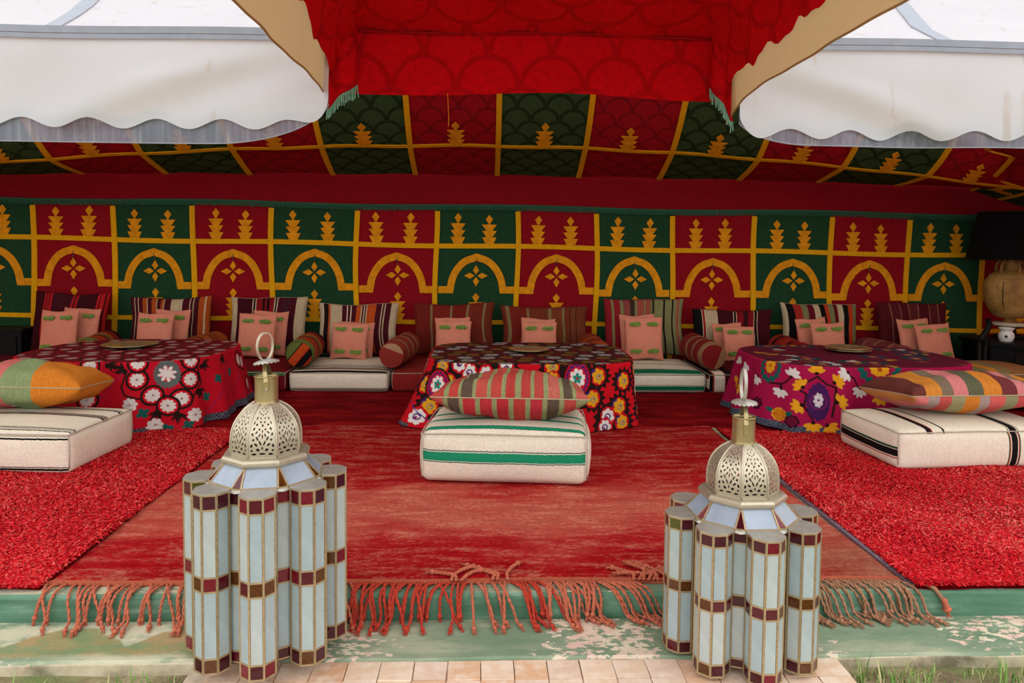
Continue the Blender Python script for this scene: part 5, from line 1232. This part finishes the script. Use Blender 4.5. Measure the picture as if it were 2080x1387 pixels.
def top3(p):
    rnd = random.Random(4)
    for k in range(70):
        x, y = rnd.uniform(-.75, .75), rnd.uniform(-.55, .55)
        if k % 5 == 0: p.disc(x, y, .10, '#1d3a40', .08, 0, .1, 12); p.disc(x, y, .05, '#7a1440'); p.disc(x, y, .025, '#b07a20')
        else: p.fan5(x, y, .05, rnd.uniform(0, 6), ('#a9a29e', '#b07a20', '#2c1018', '#7a3a24')[k % 4])
bases = ('#b80d22', '#c40d1c', '#a01246'); top_dim = ('#6d0b18', '#5d0c16', '#5c1028')  # second set: same cloths on top, darkened in colour for the grazing view
tlabs = ('red cloth embroidered with white flowers in black rings over the left table', 'red and black cloth with yellow and white flowers over the middle table', 'magenta cloth with yellow and white blossoms over the right table')
TABM = plain('dark_table_wood', '#3a2416', .6, 0, .2, 12)
wlab = ('left', 'middle', 'right')
for i, cdat in enumerate(CLOTHS):
    V, S, T = cloth_geo(seed=i, **cdat); nr, ncol = T.shape; sk = (T >= 0).ravel()
    Sf, Tf = S.ravel(), T.ravel(); col = np.zeros((nr*ncol, 3)); drop = np.broadcast_to(cdat['drop'](S[0]), T.shape).ravel()
    p = Paint(Sf[sk], Tf[sk], bases[i]); (paint1, paint2, paint3)[i](p, Tf[sk], drop[sk]); col[sk] = p.c
    fl = V.reshape(-1, 3); q = Paint(fl[~sk][:, 0]-cdat['cx'], fl[~sk][:, 1]-cdat['cy'], top_dim[i]); (top1, top2, top3)[i](q); col[~sk] = q.c
    o = link('tablecloth', fastmesh('tablecloth', fl, gridq(ncol, nr, True), M_suz, True, None, col)); setp(o, tlabs[i], 'tablecloth', 'embroidered tablecloths')
    cx, cy, a, b = cdat['cx'], cdat['cy'], cdat['a'], cdat['b']
    t = thing('low_table', 'low dark wooden table hidden under the cloth on the %s' % wlab[i] if i != 1 else 'low dark wooden table hidden under the red and black cloth in the middle', 'table', (cx, cy, .020), 0, 'low tables under the cloths')
    n_ = cdat['n']; pl = []
    for k in range(40): an = 2*PI*k/40; r_ = (abs(math.cos(an)/(a-.012))**n_+abs(math.sin(an)/(b-.012))**n_)**(-1/n_); pl.append((r_*math.cos(an), r_*math.sin(an)))
    V2, F2 = prism(pl, lambda x, y, d: (x, y, .405+d), .032); ob('tabletop', V2, F2, TABM, t)
    for sx in (-1, 1):
        for sy in (-1, 1): g = G(); g.tube([(sx*a*.62, sy*b*.62, 0), (sx*a*.62, sy*b*.62, .2), (sx*a*.62, sy*b*.62, .405)], [.025, .03, .034], 8); g.build('leg', TABM, t)
M_tray = plain('aged_brass_tray', '#cbb98c', .22, .8, .25, 20, .05)
def tray(lab, x, y, r, n=1):
    t = thing('tray', lab, 'tray', (x, y, .466), 0, 'brass trays on the tables')
    z = 0
    for k in range(n):
        pr = [(0, .004), (r*.80, .004), (r*.86, .010), (r*.95, .016), (r, .017), (r*1.01, .020), (r*.99, .022), (r*.94, .020), (r*.85, .014), (r*.79, .008), (r*.5, .0075), (0, .0085)]
        g = G(); g.lathe([(a, b) for a, b in pr], 48, (0, 0, z)); g.build('dish', M_tray, t, True)
        g = G()
        for rr in (.3, .62): g.lathe([(r*rr, .0078), (r*rr+.004, .0105), (r*rr+.009, .0078)], 40, (0, 0, z), False)
        g.build('engraved_ring', M_tray, t, True); z += .013
tray('wide round brass tray on the left table', -2.68, 5.63, .195)
tray('small round brass tray on the middle table', .325, 5.49, .150)
tray('pair of stacked round brass trays on the right table', 2.80, 5.58, .165, 2)

# ================================================================== CORNER FURNITURE
M_blk = plain('black_lacquer', '#070607', .6, 0, .2, 20, .1, .2)
ct = thing('corner_table', 'black carved low table in the right corner under the big lamp', 'table', (5.075, 6.80, .021))
w2, d2, hT = .465, .36, .395
V, F = prism([(-w2, -d2*.6), (-w2*.72, -d2), (w2*.72, -d2), (w2, -d2*.6), (w2, d2*.6), (w2*.72, d2), (-w2*.72, d2), (-w2, d2*.6)], lambda x, y, d: (x, y, hT-.03+d), .03); ob('top', V, F, M_blk, ct)
V, F = prism([(x*.93, y*.93) for x, y in [(-w2, -d2*.6), (-w2*.72, -d2), (w2*.72, -d2), (w2, -d2*.6), (w2, d2*.6), (w2*.72, d2), (-w2*.72, d2), (-w2, d2*.6)]], lambda x, y, d: (x, y, .05+d), hT-.082); ob('body', V, F, M_blk, ct)
for sx in (-1, 1):
    for sy in (-1, 1): g = G(); g.box((sx*w2*.7, sy*d2*.7, .03), (.07, .07, .06)); g.build('foot', M_blk, ct)
for k in range(26): g = G(); g.bar((-w2*.66+k*w2*1.32/25, -d2*.945, hT-.075), (-w2*.66+k*w2*1.32/25+.015, -d2*.945, hT-.045), .008, .008); g.build('carved_bead', M_blk, ct)
for sx in (-1, 1): g = G(); g.box((sx*.16, -d2*.94, .18), (.28, .012, .22)); dr = g.build('door_panel', M_blk, ct); g = G(); g.lathe([(0, 0), (.012, .004), (.012, .014), (0, .02)], 10); g.build('knob', M_blk, dr, True, (sx*.05, -d2*.95, .2), (R(90), 0, 0))
nt = NT('parchment_clay'); P = nt.coord(); c = nt.ramp(nt.noise(P, 7, 4), [(.3, '#7a5526'), (.5, '#9c7438'), (.7, '#b08a4a')])
vo = nt.n('ShaderNodeTexVoronoi', feature='DISTANCE_TO_EDGE'); nt.l(P, vo.inputs[0]); vo.inputs['Scale'].default_value = 6
c = nt.mix(c, '#3c2814', nt.math('MULTIPLY', nt.math('LESS_THAN', vo.outputs['Distance'], .012), .35)); nt.base(c); nt.set(Roughness=.7); nt.bump(nt.noise(P, 30, 4), .4, .01); M_clay = nt.m
zt_ = .021+hT
lp = thing('table_lamp', 'big table lamp with a jug-shaped clay body and wide black shade in the right corner', 'lamp', (5.055, 6.93, zt_))
g = G(); g.lathe([(0, 0), (.13, 0), (.14, .012), (.13, .03), (.06, .045), (.05, .09), (.10, .10), (.125, .115), (.11, .13), (0, .13)], 32); g.build('base', M_blk, lp, True)
g = G(); g.lathe([(0, .118), (.145, .118), (.15, .135), (.14, .15), (0, .15)], 32); g.build('base_ring', plain('pale_stone', '#b8aa90', .6), lp, True)
g = G(); g.lathe([(.06, .15), (.05, .19), (.11, .20), (.15, .22), (.20, .30), (.232, .40), (.238, .48), (.225, .55), (.185, .61), (.13, .645), (.088, .66), (.070, .69), (.066, .73), (.080, .765), (.086, .775), (.07, .775), (0, .77)], 36); g.build('jug_body', M_clay, lp, True)
for a in (200, 255, 320, 20, 110):
    c, s = math.cos(R(a)), math.sin(R(a)); g = G(); g.tube([(.075*c, .075*s, .735), (.12*c, .12*s, .745), (.15*c, .15*s, .715), (.158*c, .158*s, .67), (.155*c, .155*s, .625)], [.012, .015, .016, .015, .014], 8); g.build('handle', M_clay, lp, True)
    g = G(); g.tube([(r_*math.cos(R(a+18)), r_*math.sin(R(a+18)), z_) for r_, z_ in ((.16, .63), (.231, .535), (.241, .45), (.232, .37), (.18, .27))], .004, 5); g.build('leather_cord', plain('dark_cord', '#3c2814', .8), lp)
g = G(); g.tube([(0, 0, .77), (0, 0, .84), (0, 0, 1.1)], .012, 8); g.build('stem', M_blk, lp)
g = G(); g.lathe([(.395, .755), (.305, 1.205), (.300, 1.205), (.390, .755), (.395, .755)], 40, (0, 0, 0), False); sh = g.build('lamp_shade', fabric('black_shade_cloth', '#0a090a', .2, 60), lp, True)
g = G(); g.lathe([(.398, .752), (.401, .757), (.398, .762), (.393, .757), (.398, .752)], 40, (0, 0, 0), False); g.lathe([(.307, 1.200), (.309, 1.205), (.305, 1.209), (.301, 1.205), (.307, 1.2)], 40, (0, 0, 0), False); g.build('shade_wire', M_blk, sh, True)
g = G()
for a in (0, 120, 240): g.bar((0, 0, 1.15), (.303*math.cos(R(a)), .303*math.sin(R(a)), 1.19), .005, .005)
g.build('shade_spider', M_blk, lp)
M_white = plain('white_ceramic', '#dcdad6', .25, 0, .04, 10)
bu = thing('oil_burner', 'small white ceramic oil burner with a star cut-out on the black table', 'burner', (4.80, 6.62, zt_), R(-36))
g = G(); g.lathe([(0, 0), (.045, 0), (.055, .012), (.064, .04), (.066, .06), (.058, .085), (.046, .098), (.052, .108), (.066, .125), (.068, .132), (.062, .130), (.045, .112), (0, .108)], 32); g.build('body', M_white, bu, True)
st_ = []
for k in range(10): a = PI/2+k*PI/5; r_ = .020 if k % 2 == 0 else .0085; st_.append((r_*math.cos(a), r_*math.sin(a)))
V, F = prism(st_, lambda x, y, d: (x, -math.sqrt(.067**2-x*x)-.0006-d, .055+y), .001); ob('star_opening', V, F, M_blk, bu)
# curved black armrest of a chair by the corner table
ch = thing('black_chair', 'curved black wooden chair arm showing beside the corner table', 'chair', (4.50, 6.42, .017))
g = G(); g.tube([(0, .03, .62), (-.005, .0, .58), (-.03, -.01, .53), (-.07, -.015, .47), (-.10, -.02, .43)], [.022, .026, .026, .028, .03], 10); g.build('armrest', M_blk, ch, True)
for dx, dy in ((-.10, -.02), (-.02, .02)): g = G(); g.tube([(dx, dy, 0), (dx, dy, .2), (dx, dy, .44 if dx < -.05 else .52)], .018, 8); g.build('leg', M_blk, ch, True)
g = G(); g.box((-.05, 0, .22), (.13, .05, .03)); g.build('rail', M_blk, ch)
# black chest at the far left
cs = thing('black_chest', 'low black wooden chest at the far left against the wall', 'chest', (-4.82, 7.17, .017))
g = G(); g.box((0, 0, .20), (.92, .24, .36)); g.build('body', M_blk, cs); g = G(); g.box((0, 0, .395), (.96, .27, .03)); g.build('lid', M_blk, cs)
for sx in (-1, 1): g = G(); g.box((sx*.22, -.126, .2), (.40, .014, .28)); g.build('front_panel', M_blk, cs)
for sx in (-1, 1):
    for sy in (-1, 1): g = G(); g.box((sx*.42, sy*.09, .01), (.06, .05, .022)); g.build('foot', M_blk, cs)

# ================================================================== GRASS BY THE STEP
nt = NT('grass_blade'); gi = nt.n('ShaderNodeNewGeometry'); nt.base(nt.ramp(gi.outputs['Random Per Island'], [(0, '#4f7a2c'), (.4, '#6d9440'), (.7, '#8aa854'), (.86, '#b3a871'), (1, '#c0b084')])); nt.set(Roughness=.7); M_grass = nt.m
def grass(lab, x0, x1, y0, y1, n, hmax, clump=1.0):
    X = x0+(x1-x0)*RNG.random(n); Y = y0+(y1-y0)*RNG.random(n); dens = np.sin(X*11)+np.sin(X*23+Y*9)*.6+np.sin(Y*31)*.4; keep = dens > RNG.random(n)*1.6-.7*clump; X, Y = X[keep], Y[keep]; n = len(X)
    h = hmax*(.25+.75*RNG.random(n)**2.2); A = RNG.random(n)*2*PI; le = .2+.6*RNG.random(n); w = .0016+.0012*RNG.random(n)
    d = np.stack([np.cos(A), np.sin(A), np.zeros(n)], -1); s = np.stack([-np.sin(A), np.cos(A), np.zeros(n)], -1)*w[:, None]
    b = np.stack([X, Y, np.full(n, -.134)], -1); up = np.array([0, 0, 1.0])
    m_ = b+up*h[:, None]*.6+d*(h*le*.3)[:, None]; t_ = b+up*(h*(1-.2*le))[:, None]+d*(h*le)[:, None]
    V = np.stack([b-s, b+s, m_-s*.8, m_+s*.8, t_-s*.1, t_+s*.1], 1).reshape(-1, 3); k = (np.arange(n)*6)[:, None]
    o = link('grass', fastmesh('grass', V, np.concatenate([k+np.array([[0, 1, 3, 2]]), k+np.array([[2, 3, 5, 4]])], 0), M_grass)); setp(o, lab, 'grass', None, 'stuff')
grass('short green grass and straw in front of the step on the right', 1.18, 3.2, 1.6, 2.30, 9000, .085, 1.2)
grass('sparse dry grass in front of the step on the left', -3.2, -.95, 1.6, 2.31, 5000, .05, .6)
